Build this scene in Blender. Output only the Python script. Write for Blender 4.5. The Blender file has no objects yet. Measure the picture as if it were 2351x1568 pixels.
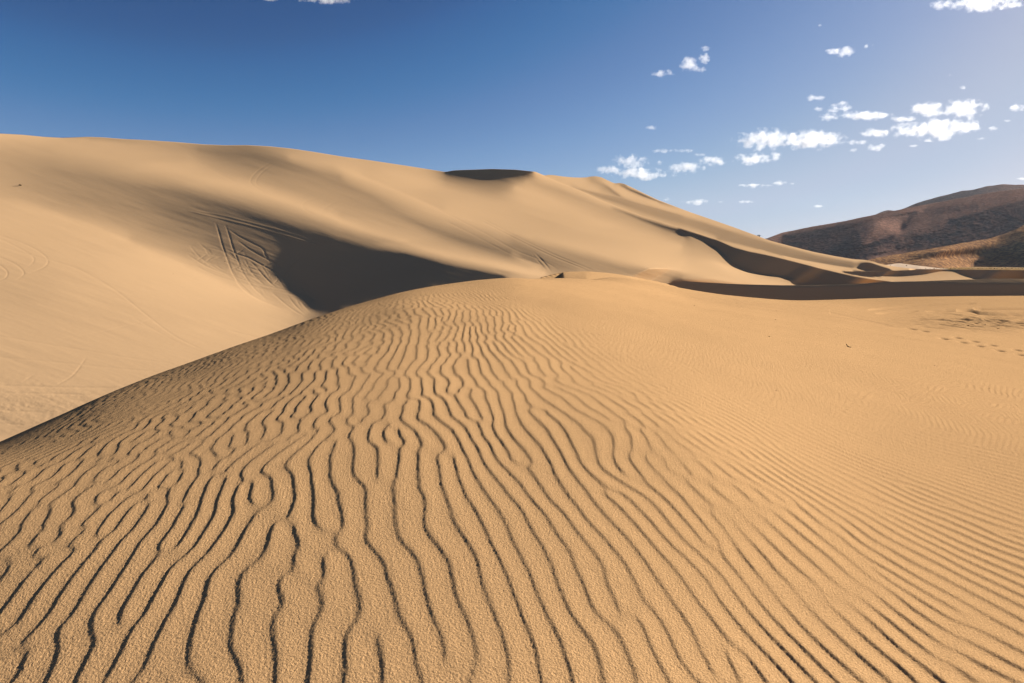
import bpy, math, random, time
import numpy as np
# ------------------------------------------------------------------ camera, sky, sun, exposure
SC=bpy.context.scene
cam=bpy.data.objects.new("camera",bpy.data.cameras.new("camera")); SC.collection.objects.link(cam)
cam.data.sensor_width=36; cam.data.lens=569.0/1024*36; cam.data.clip_start=.05; cam.data.clip_end=60000
cam.location=(0,0,0); cam.rotation_euler=(math.pi/2-math.atan((341.5-260.0)/569.0),0,0)
SC.camera=cam
W=bpy.data.worlds.new("World"); SC.world=W; W.use_nodes=True
wt=W.node_tree; wt.nodes.clear()
sky=wt.nodes.new("ShaderNodeTexSky"); sky.sky_type='NISHITA'; sky.sun_disc=False
sky.sun_elevation=math.radians(20.5); sky.sun_rotation=math.radians(62.0)
sky.altitude=1300; sky.air_density=.6; sky.dust_density=1.0; sky.ozone_density=2.0
# the Nishita sky as a polarised late-afternoon sky: deeper blue away from the sun, softer glow near it
def vmath(k):
    q=wt.nodes.new("ShaderNodeVectorMath"); q.operation='SCALE'; q.inputs["Scale"].default_value=k; return q
v1=vmath(1/16); v2=vmath(16); cv=wt.nodes.new("ShaderNodeRGBCurve")
for ci,pts in enumerate(([(0,0),(.86,.36),(1.25,.98),(2.2,2.3),(3.8,3.9),(4.9,4.2),(6.8,5.1),(10,6.1),(16,7)],
                         [(0,0),(1.3,.84),(1.5,1.2),(2.1,2.0),(2.95,3.0),(4.8,4.4),(6.4,4.85),(8.6,5.45),(12,6.1),(16,6.6)],
                         [(0,0),(2.6,2.4),(2.85,2.95),(3.9,4.15),(5.1,5.1),(7.2,5.8),(9,6.15),(12,6.5),(16,6.9)])):
    c=cv.mapping.curves[ci]; c.points[0].location=(pts[0][0]/16,pts[0][1]/16); c.points[1].location=(pts[-1][0]/16,pts[-1][1]/16)
    for p in pts[1:-1]: c.points.new(p[0]/16,p[1]/16)
cv.mapping.update()
bg=wt.nodes.new("ShaderNodeBackground"); bg.inputs["Strength"].default_value=.05
wo=wt.nodes.new("ShaderNodeOutputWorld")
for s,d in ((sky.outputs[0],v1.inputs[0]),(v1.outputs[0],cv.inputs["Color"]),(cv.outputs[0],v2.inputs[0]),(v2.outputs[0],bg.inputs["Color"]),(bg.outputs[0],wo.inputs["Surface"])): wt.links.new(s,d)
sun=bpy.data.objects.new("sun",bpy.data.lights.new("sun",'SUN')); SC.collection.objects.link(sun)
sun.data.energy=5.0; sun.data.angle=math.radians(.55); sun.data.color=(1,.95,.87)
sun.rotation_euler=(math.radians(90-20.5),0,math.radians(180-62.0))
SC.view_settings.view_transform='Standard'; SC.view_settings.look='None'
SC.view_settings.exposure=1.19; SC.view_settings.gamma=1.0
SC.cycles.max_bounces=6; SC.cycles.diffuse_bounces=3; SC.cycles.volume_bounces=8
# ---------------- camera and sun numbers shared by everything
FPX=569.0; HOR=260.0; CXP=512.0; CYP=341.5
PITCH=math.atan((CYP-HOR)/FPX)
SUN_AZ=62.0; SUN_EL=20.5
_az,_el=math.radians(SUN_AZ),math.radians(SUN_EL)
LW=np.array([math.cos(_el)*math.sin(_az),math.cos(_el)*math.cos(_az),math.sin(_el)])
cp,sp=math.cos(PITCH),math.sin(PITCH)
# camera frame: x right, y forward, z up (pitched down)
LC=np.array([LW[0],LW[1]*cp-LW[2]*sp,LW[1]*sp+LW[2]*cp])
def cam2world(x,y,z): return x, y*cp+z*sp, -y*sp+z*cp
def world2cam(x,y,z): return x, y*cp-z*sp, y*sp+z*cp
CR={'A':(6.888,0,126.667),'B':(6.888,341.333,126.667),'C':(6.888,682.667,126.667),
 'D':(13.776,512,160),'E':(13.776,682.667,213.333),'F':(13.776,853.333,213.333),
 'G':(13.776,400,246.667),'H':(13.776,186.667,186.667),'I':(13.776,233.333,233.333),
 'J':(9.7687,783.333,180),'K':(6.888,0,300),'Z':(2.2959,0,0),'P':(1,0,0)}
def P(c,pts):
    s,ox,oy=CR[c]; return [(p[0]/s+ox,p[1]/s+oy)+tuple(p[2:]) for p in pts]
def S_of(v):   # brightness seen in the photo -> cosine of the sun's incidence
    v=np.maximum(228-(228-np.asarray(v,float))*1.15,64)/255.; lin=np.where(v<.04,v/12.92,((v+.055)/1.055)**2.4)
    return (lin-.062)/1.76
SIL=P('K',[(-900,1330),(-400,1140),(0,975),(400,800),(700,665),(1000,545),(1300,435),(1600,325),(1900,225),(2100,145)])+\
 [(341,308.6),(371.3,300.1),(400,291.7),(429,286.2),(458,282.2),(487,279),(516,277.3),(541.6,275.6),(552,273.6),(566,271.8),(588,271.3),(610,273),(631.7,276.2),(660.7,282),(682.7,287.6),(719,293.2),(755.3,297.5),(784.3,300.3),(806,300.4),(853,299),(904,297.2),(955,296.1),(1024,295.7),(1150,295.6)]
SIL1=[q for q in SIL if q[0]<541]+[(541.6,276.6),(563,277.4),(600,279.6),(640,283.4),(660,285.8),(690,289.6)]+[q for q in SIL if q[0]>700]
SKY=P('A',[(-700,30),(0,47),(150,55),(300,70),(420,76),(500,74),(600,70),(700,73),(850,85),(1000,92),(1200,105),(1400,122),(1550,128),(1700,127),(1850,135),(2000,150),(2150,172)])+\
 P('B',[(0,205),(200,232),(400,262),(550,285),(715,312),(780,300),(900,296),(1040,291),(1200,296),(1330,310)])+\
 P('D',[(310,155),(380,187),(450,214),(490,206),(560,206),(700,227),(850,240),(950,242),(1030,238),(1090,226),(1160,224),(1230,237),(1300,272),(1400,318),(1430,322),(1480,316),(1540,325),(1650,377),(1800,450),(2000,545),(2200,622),(2351,680)])+\
 P('E',[(150,0),(400,85),(700,190),(1000,300),(1200,375),(1500,455),(1800,530),(2100,590)])+\
 P('F',[(0,632),(150,640),(270,665),(350,690),(440,712),(560,732),(750,756),(900,768),(1000,768),(1400,772),(1700,773),(2351,782),(4000,790)])
def curve(pts,x):
    p=np.array(sorted([(q[0],q[1]) for q in pts])); return np.interp(x,p[:,0],p[:,1])
def smooth1(y,n):
    for _ in range(n):
        y=y.copy(); y[1:-1]=.25*y[:-2]+.5*y[1:-1]+.25*y[2:]
    return y
STROKES=[
('A',[(0,52,228),(150,62,225),(300,77,222),(450,86,205),(600,82,185),(800,97,180),(1000,104,190),(1200,117,190),(1400,134,175),(1550,139,165),(1700,139,165),(1850,149,185),(2000,164,205),(2200,194,215),(2351,214,218)]),
('A',[(-500,85,222),(0,90,222),(400,105,222),(700,115,222),(950,140,215),(1150,165,205)]),
('A',[(1350,155,172),(1500,178,155),(1650,190,150),(1780,206,150),(1950,248,158),(2150,305,168),(2351,350,172)]),
('B',[(0,390,175),(200,480,180),(400,600,178),(600,700,170),(800,770,160),(1000,830,150),(1200,890,150),(1400,960,160)]),
('A',[(400,165,215),(600,195,218),(900,240,224),(1200,310,226),(1500,380,226),(1750,440,226),(2000,520,226),(2200,590,226),(2345,648,226)]),
('A',[(1300,240,215),(1500,290,200),(1700,340,190),(1900,400,185),(2150,470,190),(2351,570,200)]),
('A',[(2000,210,212),(2200,250,218),(2351,275,222)]),
('B',[(0,285,224),(200,370,222),(400,450,225),(600,540,228),(800,620,222),(1000,680,218),(1200,730,216),(1320,762,214)]),
('D',[(0,940,216),(400,1060,216),(900,1190,216),(1400,1340,216),(1900,1450,218),(2351,1530,220)]),
('D',[(0,1050,188),(500,1210,185),(1000,1360,178),(1500,1490,176),(1900,1545,182)]),
('B',[(300,300,220),(500,380,220),(900,480,221),(1300,600,220),(1700,720,219),(2100,830,224)]),
('B',[(150,330,214),(500,480,218),(700,560,214)]),
('D',[(200,300,206),(600,400,200),(900,520,198),(1200,640,198),(1500,760,198),(1900,900,193),(2200,1000,185),(2351,1060,182)]),
('D',[(50,380,225),(300,450,225),(700,650,225),(1100,820,227),(1600,980,227),(2000,1100,227),(2351,1200,229)]),
('D',[(0,700,216),(300,780,213),(600,880,209),(900,960,213),(1300,1100,216),(1700,1230,218)]),
('D',[(310,170,228),(450,232,228),(600,297,226),(800,377,225),(1000,457,224),(1200,550,224),(1400,630,222),(1600,705,218),(1800,780,215),(2000,840,212),(2200,905,212),(2340,940,212)]),
('D',[(1400,662,190),(1600,745,165),(1800,822,140),(2000,888,110),(2200,948,88),(2351,990,75)]),
('D',[(1500,740,198),(1700,820,190),(1900,895,178),(2100,965,152),(2351,1050,150)]),
('D',[(820,372,205),(1000,425,186),(1200,500,180),(1400,560,178),(1700,660,178),(2000,770,180),(2351,860,180)]),
('D',[(900,392,192),(1100,444,185),(1400,509,182),(1700,594,180),(2000,674,180),(2351,774,180)]),
('D',[(900,368,218),(1100,424,215),(1400,488,206),(1500,508,200),(1700,570,216),(2000,650,222),(2351,750,222)]),
('D',[(460,218,196),(550,216,208),(750,240,222),(950,250,222),(1020,250,212),(1100,245,192),(1180,238,208),(1300,300,222),(1400,348,222)]),
('D',[(620,275,215),(900,320,220),(1200,420,220)]),
('D',[(1080,262,190),(1200,325,190),(1320,375,176),(1400,445,165),(1480,502,170)]),
('D',[(1250,290,216),(1400,390,221),(1550,490,224),(1700,525,222)]),
('D',[(1500,400,222),(1800,540,225),(2100,640,228),(2351,710,228)]),
('D',[(1430,327,185),(1500,325,192)]),
('D',[(1500,345,170),(1650,418,132),(1800,482,105),(1950,545,140),(2100,597,172),(2300,665,205)]),
('D',[(1450,355,222),(1600,432,212),(1800,515,208),(2000,585,222)]),
('D',[(1600,362,222),(1800,456,222),(2000,551,220),(2200,628,216),(2351,686,215)]),
('E',[(200,22,214),(500,124,215),(800,228,216),(1000,303,217),(1200,379,218),(1500,460,220),(1800,535,222),(2100,595,223),(2351,636,226)]),
('E',[(0,0,226),(300,90,224),(600,190,220),(800,252,214)]),
('E',[(0,62,184),(300,148,178),(600,246,175),(900,346,175),(1200,425,176),(1500,500,178),(1800,580,172),(2100,642,168),(2351,682,165)]),
('E',[(0,130,185),(500,292,172),(1000,440,172),(1500,575,166),(1900,660,152),(2351,733,146)]),
('E',[(480,358,176),(800,424,172),(1100,500,172),(1350,572,170),(1700,643,162),(2100,713,152),(2351,748,150)]),
('E',[(500,376,215),(600,400,224),(900,480,225),(1200,555,225),(1500,630,226),(1900,720,228),(2200,785,228),(2340,800,228)]),
('E',[(1350,590,224),(1700,660,224),(2100,730,226),(2351,768,226)]),
('E',[(0,205,212),(200,272,214),(400,343,216),(480,362,216)]),
('E',[(540,385,222),(700,455,222),(900,511,224),(1100,551,224),(1300,597,226),(1600,672,226),(1900,751,226),(2351,856,226)]),
('F',[(0,856,224),(250,898,224),(520,937,222),(900,940,222),(1400,938,224),(1900,932,226),(2500,930,226)]),
('F',[(300,880,226),(600,925,216),(900,920,212),(1300,915,208),(1700,912,212),(1900,912,222),(2500,912,226)]),
('F',[(400,868,224),(700,880,208),(1000,850,205),(1200,805,200),(1350,810,200),(1480,850,198),(1650,895,200)]),
('F',[(0,760,228),(150,786,228),(230,795,226)]),
('F',[(0,640,225),(200,662,220),(400,722,224),(500,752,226),(560,785,224),(700,776,222),(850,773,220)]),
('F',[(0,685,180),(50,700,165),(40,750,165)]),
('E',[(2351,686,166)]),
# near left bowl
('A',[(-600,240,205),(0,200,200),(200,220,196),(400,250,190)]),
('A',[(-600,330,200),(0,310,198),(200,300,188),(400,305,178),(600,340,172),(900,420,160),(1200,440,153),(1400,500,140),(1600,560,122),(1800,625,102),(2000,695,90),(2180,750,78)]),
('A',[(-600,400,205),(0,400,200),(200,430,190),(500,480,176),(800,520,172),(1000,570,165),(1200,610,150),(1400,650,138),(1600,705,120),(1800,780,118),(2000,850,100),(2080,890,90)]),
('A',[(-600,470,212),(0,465,204),(200,500,198),(400,545,192),(700,610,190),(950,690,190),(1200,740,172),(1400,780,158),(1600,860,140),(1800,910,130),(1950,960,118)]),
('A',[(900,770,205),(1200,860,200),(1500,950,190),(1700,1000,180),(1900,1060,168),(2040,1140,165),(2150,1210,178)]),
('A',[(-600,540,215),(0,520,215),(200,575,222),(400,625,225),(600,695,228),(800,765,230),(1000,850,233),(1200,930,235),(1400,1030,236),(1600,1120,236),(1800,1200,234),(2000,1290,222)]),
('A',[(1700,1100,222),(1900,1200,210),(2100,1290,205)]),
('A',[(-600,700,224),(0,700,225),(300,760,225),(600,900,225),(900,1050,228),(1200,1200,230),(1500,1350,230),(1800,1400,226)]),
('A',[(-600,920,216),(0,900,218),(300,1000,216),(700,1120,222),(1000,1300,225)]),
('A',[(-600,1150,206),(0,1160,206),(200,1170,206),(400,1150,215)]),
('A',[(-600,1350,216),(0,1350,218),(300,1400,218),(700,1450,220),(1200,1450,222)]),
('K',[(-600,600,208),(0,600,210),(300,700,208),(-100,850,204),(0,1000,204),(500,800,208),(800,640,212),(1200,480,216),(1700,300,222)]),
('I',[(1010,300,76),(930,410,74),(870,520,74),(865,640,76),(920,740,78)]),
# fold above the dark hollow
('B',[(0,658,226),(200,722,223),(400,783,222),(600,852,221),(800,897,220),(1000,937,220),(1200,972,222),(1400,1006,225)]),
('A',[(1900,560,185),(2100,640,175),(2351,735,165)]),
('B',[(0,728,170),(200,792,168),(400,845,172),(600,893,175),(800,950,168),(1000,992,158),(1150,1018,180)]),
('B',[(0,600,200),(200,650,200),(500,700,196),(700,800,198),(900,880,203),(1100,930,203),(1300,970,202)]),
('D',[(0,1300,200),(200,1380,200),(400,1450,200)]),
('D',[(0,1180,160),(300,1290,155),(600,1420,160),(900,1530,168)]),
# sand between the big slope and the near shaded band
('E',[(0,340,196),(0,420,208),(0,600,218),(0,700,224)]),
('E',[(100,315,184),(250,380,186),(380,450,188),(500,520,190),(620,650,200),(740,740,208),(900,810,216),(1200,862,218),(1400,875,208)]),
('E',[(200,520,208),(400,620,212),(600,760,222),(900,860,222),(1200,900,220),(1500,935,214),(1620,965,212)]),
('E',[(0,740,215),(300,790,216),(700,890,220),(1100,930,220)]),
('E',[(0,815,222),(300,865,222),(700,945,225),(1000,970,225),(1400,985,225),(1700,993,225),(2351,985,225)]),
('E',[(0,880,195),(300,925,188),(600,962,188),(800,982,200),(1100,1000,205),(1500,1012,210),(2000,1003,215)]),
('B',[(1600,1010,190),(1900,1030,198),(2100,1050,202),(2250,1062,190)]),
('B',[(1700,985,178),(2000,1010,180),(2351,1030,190)]),
('E',[(0,760,214)]),
('F',[(0,988,215),(300,963,218),(560,950,220),(1000,953,222),(1600,958,224),(2500,962,224)]),
]
SHADOWS=[
('B',[(715,313),(780,298),(900,290),(1040,285),(1200,290),(1325,309),(1250,324),(1180,332),(1080,335),(950,332),(850,325)],-.04),
('E',[(-60,215),(0,232),(200,292),(400,352),(500,388),(700,478),(900,533),(1100,571),(1300,615),(1600,692),(1900,770),(2351,875),(2620,920),(2870,943),(2600,958),(2351,968),(1700,974),(1600,908),(1500,863),(1400,846),(1200,838),(1000,813),(850,768),(750,698),(650,608),(560,528),(480,468),(380,418),(320,368),(230,330),(100,288),(0,260)],-.13),
('E',[(-120,938),(0,950),(300,975),(600,990),(900,1006),(1300,1023),(1700,1026),(2351,1006),(2651,980),(2911,963),(3351,968),(3951,973),(4702,978),(6500,980),(6500,1500),(0,1500),(0,1160),(-200,1100)],-.09),
('F',[(-150,802),(0,804),(270,803),(530,798),(860,781),(1000,765),(1150,765),(1400,768),(1700,770),(2351,779),(4000,785),(4000,897),(2351,899),(1850,900),(1700,886),(1600,861),(1500,826),(1440,798),(1380,786),(1200,786),(1100,796),(1000,816),(900,831),(800,838),(600,856),(300,856),(0,846)]),
('F',[(100,700),(170,686),(250,688),(400,743),(490,770),(520,792),(270,797),(150,783),(90,760)]),
('I',[(1150,40),(1400,140),(1700,215),(1950,262),(2100,282),(2351,292),(2624,360),(2900,440),(3200,505),(3480,560),(3700,590),(3750,615),(3600,650),(3300,720),(2900,800),(2500,950),(2000,1200),(1600,1250),(1500,1040),(1330,960),(1210,890),(1120,800),(1040,720),(1010,620),(1030,500),(1090,400),(1190,285)],-.045),
]
ANCH=[(-220,300,255),(0,308,260),(300,320,290),(600,335,330),(850,358,370),(1025,393,430),(1225,393,540),(1370,405,640),(1530,465,690),(1740,540,660),(1920,598,610),(2040,611,560),(2351,618,500),(2560,620,490),
(0,465,140),(350,560,125),(700,715,92),(0,900,55),(0,760,75),(300,800,72),(500,760,82),(-200,900,52),(-200,465,140),(0,1000,50),
(800,700,108),(900,670,118),(900,560,185),(1000,640,128),(1000,665,116),(700,600,160),(1100,650,122),
(333,374,220),(567,431,213),(784,508,203),(917,551,190),(1051,588,175),(1251,624,162),
(1251,560,245),(1400,600,240),(1500,640,212),(1100,480,320),(1000,430,370),(1400,520,380),(1600,600,278),(1600,650,222),(1400,640,203),
(1300,422,500),(1450,497,455),(1600,543,390),(1750,585,335),(1900,622,290),(2040,647,265),(1700,605,305),(1830,640,258),(1950,640,262),
(1600,520,560),(1800,570,560),(1950,600,540),(2000,625,400),(2050,622,420),
(1830,655,252),(2040,648,265),(2100,643,262),(2351,638,262),(2560,638,260),(2200,632,300),(2351,630,310),(2560,630,310),(2560,622,400),(1950,662,235),(2150,660,232),(2351,658,232),(2560,658,232)]
RID=P('P',[(560,296),(600,292),(640,287.5),(664,284),(682.7,281)])+P('E',[(300,952),(700,972),(1000,982),(1400,990),(1700,990),(2351,980)])+P('F',[(300,953),(530,941),(900,935),(1500,913),(1900,903),(2351,902),(4000,905)])
ZP=2.2959
FR_=.45
def zp(L): return [(x*ZP,y*ZP,d) for x,y,d in L]
ANCHR=zp([(600,293,236),(668,283.5,232),(760,284.3,224),(900,284.3,212),(1024,280.5,202),(1124,280,198),(600,305,233),(668,297,229),(760,312,220.5),(900,312,208),(1024,308,198.5),(1124,308,194)])
# crest lines that stand in front of what lies beyond them
CR1=[q for q in SKY if q[0]<534.5]+P('D',[(310,157),(450,222),(600,290),(800,368),(1000,450),(1200,543),(1400,624),(1600,698),(1800,773),(2000,833),(2200,897),(2351,936)])+\
 P('E',[(200,262),(300,300),(480,358),(800,424),(1100,504),(1350,574),(1600,638),(1900,718),(2200,798)])+P('F',[(0,846),(250,890),(520,930),(900,934)])
CR4=P('E',[(2000,800),(2200,800)])+P('F',[(0,800),(270,800),(530,795),(860,778),(1000,768),(1400,772),(1700,773),(2351,782),(4000,790)])
def lerp(a,b,k): return a*(1-k)+b*k
def t_main(px): return smooth1(curve(CR1,px),2)
def t_r2(px): return smooth1(curve(RID,px),2)
def b_fg(px): return curve(SIL,px)+12
def b_main(px): return lerp(b_fg(px),t_r2(px)+7,np.clip((px-590)/60,0,1))
def t_far(px): return smooth1(curve(SKY,px),2)
def b_far(px): return np.maximum(lerp(t_main(px)+7,curve(CR4,px)+5,np.clip((px-836)/12,0,1)),t_far(px)+3)
def t_4(px): return smooth1(curve(CR4,px),1)
def b_4(px): return lerp(curve(CR1,px)+7,t_r2(px)+6,np.clip((px-846)/46,0,1))
AM=[q for q in ANCH if not (q[0]>1226 and (q[1]<421 or (q[0]>=1600 and q[1]<543) ))]
AM=[q for q in AM if not (q[0]>1760 and q[1]<621) and not q[0]>2100 and not (q[0] in(2000,2050))]
AM=[(q[0],q[1],q[2]*(1-FR_*min(1.,max(0.,(q[0]-900)/650.)))) for q in AM]
ANCHR=[(q[0],q[1],q[2]*.50) for q in ANCHR]
AB=[(1190,380,590),(1225,393,600),(1370,405,640),(1530,465,650),(1740,540,620),(1920,598,570),(2040,611,520),(2150,616,500),(1250,425,560),(1450,505,540),(1600,550,500),(1800,600,450),(1950,628,410),(2060,632,395),(2150,636,390)]
A4=zp([(838,271.5,395),(900,271,400),(935,269,405),(1024,270,390),(1124,270,380),(838,281,300),(900,289,268),(960,287,262),(1024,284,258),(1124,284,254)])
SHEETS=[("sand_dune",-330,894,t_main,b_main,AM,[(60,170),(120,340),(220,680)],'great smooth sand dune with wheel tracks on its left slope'),
 ("dune_ridge",575,1124,t_r2,b_fg,ANCHR,[(24,140),(48,280),(80,420)],'low dune ridge with a long shaded face'),
 ("far_dune",522,940,t_far,b_far,AB,[(30,110),(60,220),(110,420)],'far dune ridges stepping down to the right'),
 ("low_dune",838,1124,t_4,b_4,A4,[(20,90),(40,180),(60,300)],'low flat dunes before the desert floor')]
def inpoly(px,py,poly):
    c=np.zeros(px.shape,bool); n=len(poly)
    for i in range(n):
        x1,y1=poly[i][:2]; x2,y2=poly[(i+1)%n][:2]
        if y1==y2: continue
        c^=((y1>py)!=(y2>py))&(px<(x2-x1)*(py-y1)/(y2-y1)+x1)
    return c
def cg(A,b,x,n,M=None):
    r=b-A(x); z=r if M is None else r*M; p=z.copy(); rz=(r*z).sum()
    for _ in range(n):
        Ap=A(p); al=rz/((p*Ap).sum()+1e-30); x=x+al*p; r=r-al*Ap
        z=r if M is None else r*M
        rz2=(r*z).sum(); p=z+rz2/(rz+1e-30)*p; rz=rz2
    return x
def resize(w,ny,nx):
    h,k=w.shape; yi=np.linspace(0,h-1,ny); xi=np.linspace(0,k-1,nx)
    def cub(w,t):
        n=w.shape[0]; i=np.floor(t).astype(int); f=(t-i)[:,None]
        g=lambda k: w[np.clip(i+k,0,n-1)]
        a,b,c,d=g(-1),g(0),g(1),g(2)
        return b+.5*f*(c-a+f*(2*a-5*b+4*c-d+f*(3*(b-c)+d-a)))
    return cub(cub(w,yi).T,xi).T
class Sheet:
    def __init__(s,x0,x1,top,bot,anch,strokes,shadows,nx,ny,anchw=1.0,f=S_of):
        s.x0,s.x1,s.top,s.bot,s.anch,s.strokes,s.shadows,s.nx,s.ny,s.f=x0,x1,top,bot,anch,strokes,shadows,nx,ny,f
        s.anchw=anchw
    def grid(s,ny,nx):
        px=np.linspace(s.x0,s.x1,nx); T=s.top(px); B=s.bot(px)
        v=np.linspace(0,1,ny)[:,None]          # 0 at bottom, 1 at top
        py=B[None]+(T-B)[None]*v
        return np.broadcast_to(px,py.shape),py
    def target(s,ny,nx):
        px,py=s.grid(ny,nx); T=py[-1];B=py[0]
        acc=np.zeros((ny,nx));cnt=np.zeros((ny,nx))
        for st in s.strokes:
            pts=P(st[0],st[1])
            if len(pts)==1: pts=pts*2
            for a,b in zip(pts[:-1],pts[1:]):
                n=int(max(abs(a[0]-b[0]),abs(a[1]-b[1]))*3)+2; t=np.linspace(0,1,n)
                x=a[0]+(b[0]-a[0])*t; y=a[1]+(b[1]-a[1])*t; v=a[2]+(b[2]-a[2])*t
                u=(x-s.x0)/(s.x1-s.x0)*(nx-1); ui=np.round(u).astype(int); ok=(ui>=0)&(ui<nx); ui=np.clip(ui,0,nx-1)
                vj=np.round((y-B[ui])/(T[ui]-B[ui])*(ny-1)).astype(int); ok&=(vj>=0)&(vj<ny)
                np.add.at(acc,(vj[ok],ui[ok]),s.f(v[ok])); np.add.at(cnt,(vj[ok],ui[ok]),1)
        sh=np.zeros((ny,nx),bool)
        tg=np.full((ny,nx),-.07)
        for q in s.shadows:
            m=inpoly(px,py,P(q[0],q[1])); sh|=m; tg[m]=q[2] if len(q)>2 else -.09
        fix=(cnt>0)|sh; val=np.where(sh,tg,acc/np.maximum(cnt,1))
        return val,fix,sh
    def fill(s,ny,nx,init=None):
        val,fix,sh=s.target(ny,nx); px,py=s.grid(ny,nx)
        dx=px[0,1]-px[0,0]; dy=np.maximum(np.abs(py[1:]-py[:-1]),.05)
        wx=1/dx**2; wy=1/dy**2; free=~fix
        def lap(x):
            g=np.zeros_like(x); d=(x[:,1:]-x[:,:-1])*wx; g[:,1:]+=d; g[:,:-1]-=d
            d=(x[1:]-x[:-1])*wy; g[1:]+=d; g[:-1]-=d; return g
        dg=np.zeros((ny,nx)); dg[:,1:]+=wx; dg[:,:-1]+=wx; dg[1:]+=wy; dg[:-1]+=wy
        x0=np.where(fix,val,0 if init is None else init)
        A=lambda x: np.where(free,lap(np.where(free,x,0)),0)
        b=np.where(free,-lap(np.where(fix,val,0)),0)
        x=cg(A,b,np.where(free,x0 if init is not None else .35,0),500 if init is None else 150,1/dg)
        return np.where(fix,val,x),sh
    def prior(s,ny,nx):
        return s.prior0(ny,nx)
    def prior0(s,ny,nx):
        px,py=s.grid(ny,nx)
        a=np.array([(q[0]/2.2959,q[1]/2.2959,math.log(q[2])) for q in s.anch])
        X=a[:,0]/100;Y=a[:,1]/40; n=len(a)   # vertical differences matter more
        K=-np.sqrt((X[:,None]-X)**2+(Y[:,None]-Y)**2+.006)   # linear kernel (kriging-like)
        Q=np.c_[np.ones(n),X,Y]; M=np.block([[K-np.eye(n)*.02,Q],[Q.T,np.zeros((3,3))]])
        c=np.linalg.solve(M,np.r_[a[:,2],0,0,0])
        out=c[n]+c[n+1]*px/100+c[n+2]*py/40
        for i in range(n): out=out+c[i]*(-np.sqrt((px/100-X[i])**2+(py/40-Y[i])**2+.006))
        return out
    def solve(s,levels,mu=.02,nu=.02,its=(12,8,6),cgn=120,verbose=False,shw=.3):
        w=None; S=None
        for lv,(ny,nx) in enumerate(levels):
            px,py=s.grid(ny,nx); w0=s.prior(ny,nx)
            S,sh=s.fill(ny,nx,None if S is None else resize(S,ny,nx))
            if w is None: w=w0.copy()
            else: w=resize(w,ny,nx)+w0
            X=(px-CXP)/FPX; V=(CYP-py)/FPX
            c4=lambda q:.25*(q[1:,1:]+q[1:,:-1]+q[:-1,1:]+q[:-1,:-1])
            a=c4(X);b=c4(V); Sc=c4(S); shc=c4(sh.astype(float))>.5
            Xu=a*0+(X[0,1]-X[0,0])             # dX per column
            Vu=.5*(V[1:,1:]+V[:-1,1:]-V[1:,:-1]-V[:-1,:-1]); Vv=.5*(V[1:,1:]+V[1:,:-1]-V[:-1,1:]-V[:-1,:-1])
            Vv=np.maximum(Vv,1e-5)
            def grad(w):
                wu=.5*(w[1:,1:]+w[:-1,1:]-w[1:,:-1]-w[:-1,:-1]); wv=.5*(w[1:,1:]+w[1:,:-1]-w[:-1,1:]-w[:-1,:-1])
                wb=wv/Vv; wa=(wu-wb*Vu)/Xu; return wa,wb
            def gradT(ga,gb):
                wu=ga/Xu; wv=(gb-ga*Vu/Xu)/Vv; o=np.zeros((ny,nx))
                o[1:,1:]+=.5*(wu+wv); o[:-1,1:]+=.5*(wu-wv); o[1:,:-1]+=.5*(-wu+wv); o[:-1,:-1]+=.5*(-wu-wv); return o
            # smoothness in picture space (second differences in pixels)
            dxp=px[0,1]-px[0,0]; dyp=np.maximum(c4(np.broadcast_to(np.gradient(-py,axis=0),py.shape)),.05)
            dyf=np.maximum(-np.gradient(py,axis=0),.05)
            ga0,gb0=grad(w0); N2p=ga0**2+(1+a*ga0+b*gb0)**2+gb0**2
            lam=0.
            for it in range(its[lv]):
                wa,wb=grad(w); T=1+a*wa+b*wb; N2=wa**2+T**2+wb**2; N=np.sqrt(N2)
                NL=LC[0]*wa-LC[1]*T+LC[2]*wb; F=NL/N
                Fa=(LC[0]-a*LC[1])/N-NL/N**3*(wa+a*T); Fb=(LC[2]-b*LC[1])/N-NL/N**3*(wb+b*T)
                act=np.where(shc,shw,1.)
                area=dyp*dxp            # weight per visible pixel
                W=act*area*1.0
                R=(Sc-F)*1.0
                g=mu*area/N2p            # keep the gradient near the rough survey
                ra=(ga0-wa); rb=(gb0-wb)
                # smoothness of the change
                k=nu*(1+4*sh)*FPX**2*dxp*dyf/ (np.pad(N2p,((0,1),(0,1)),'edge'))
                kx=k[:,1:-1]/dxp**4; ky=k[1:-1]/dyf[1:-1]**4
                def sm(q):
                    o=np.zeros_like(q); d=(q[:,2:]-2*q[:,1:-1]+q[:,:-2])*kx; o[:,2:]+=d;o[:,1:-1]-=2*d;o[:,:-2]+=d
                    d=(q[2:]-2*q[1:-1]+q[:-2])*ky; o[2:]+=d;o[1:-1]-=2*d;o[:-2]+=d; return o
                # diagonal preconditioner
                da=(Fa**2*W+g);db=(Fb**2*W+g); dd=np.zeros((ny,nx)); e=.25*(da/Xu**2+(db+da*(Vu/Xu)**2)/Vv**2)
                for sl in ((slice(1,None),slice(1,None)),(slice(None,-1),slice(1,None)),(slice(1,None),slice(None,-1)),(slice(None,-1),slice(None,-1))): dd[sl]+=e
                def A(q):
                    qa,qb=grad(q); t=W*(Fa*qa+Fb*qb); return gradT(Fa*t+g*qa,Fb*t+g*qb)+sm(q)+1e-4*s.anchw*area.mean()*q+lam*dd*q
                rhs=gradT(Fa*W*R+g*ra,Fb*W*R+g*rb)-sm(w-w0)-1e-4*s.anchw*area.mean()*(w-w0)
                o=np.zeros((ny,nx)); o[:,2:]+=kx;o[:,1:-1]+=4*kx;o[:,:-2]+=kx;o[2:]+=ky;o[1:-1]+=4*ky;o[:-2]+=ky
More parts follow.
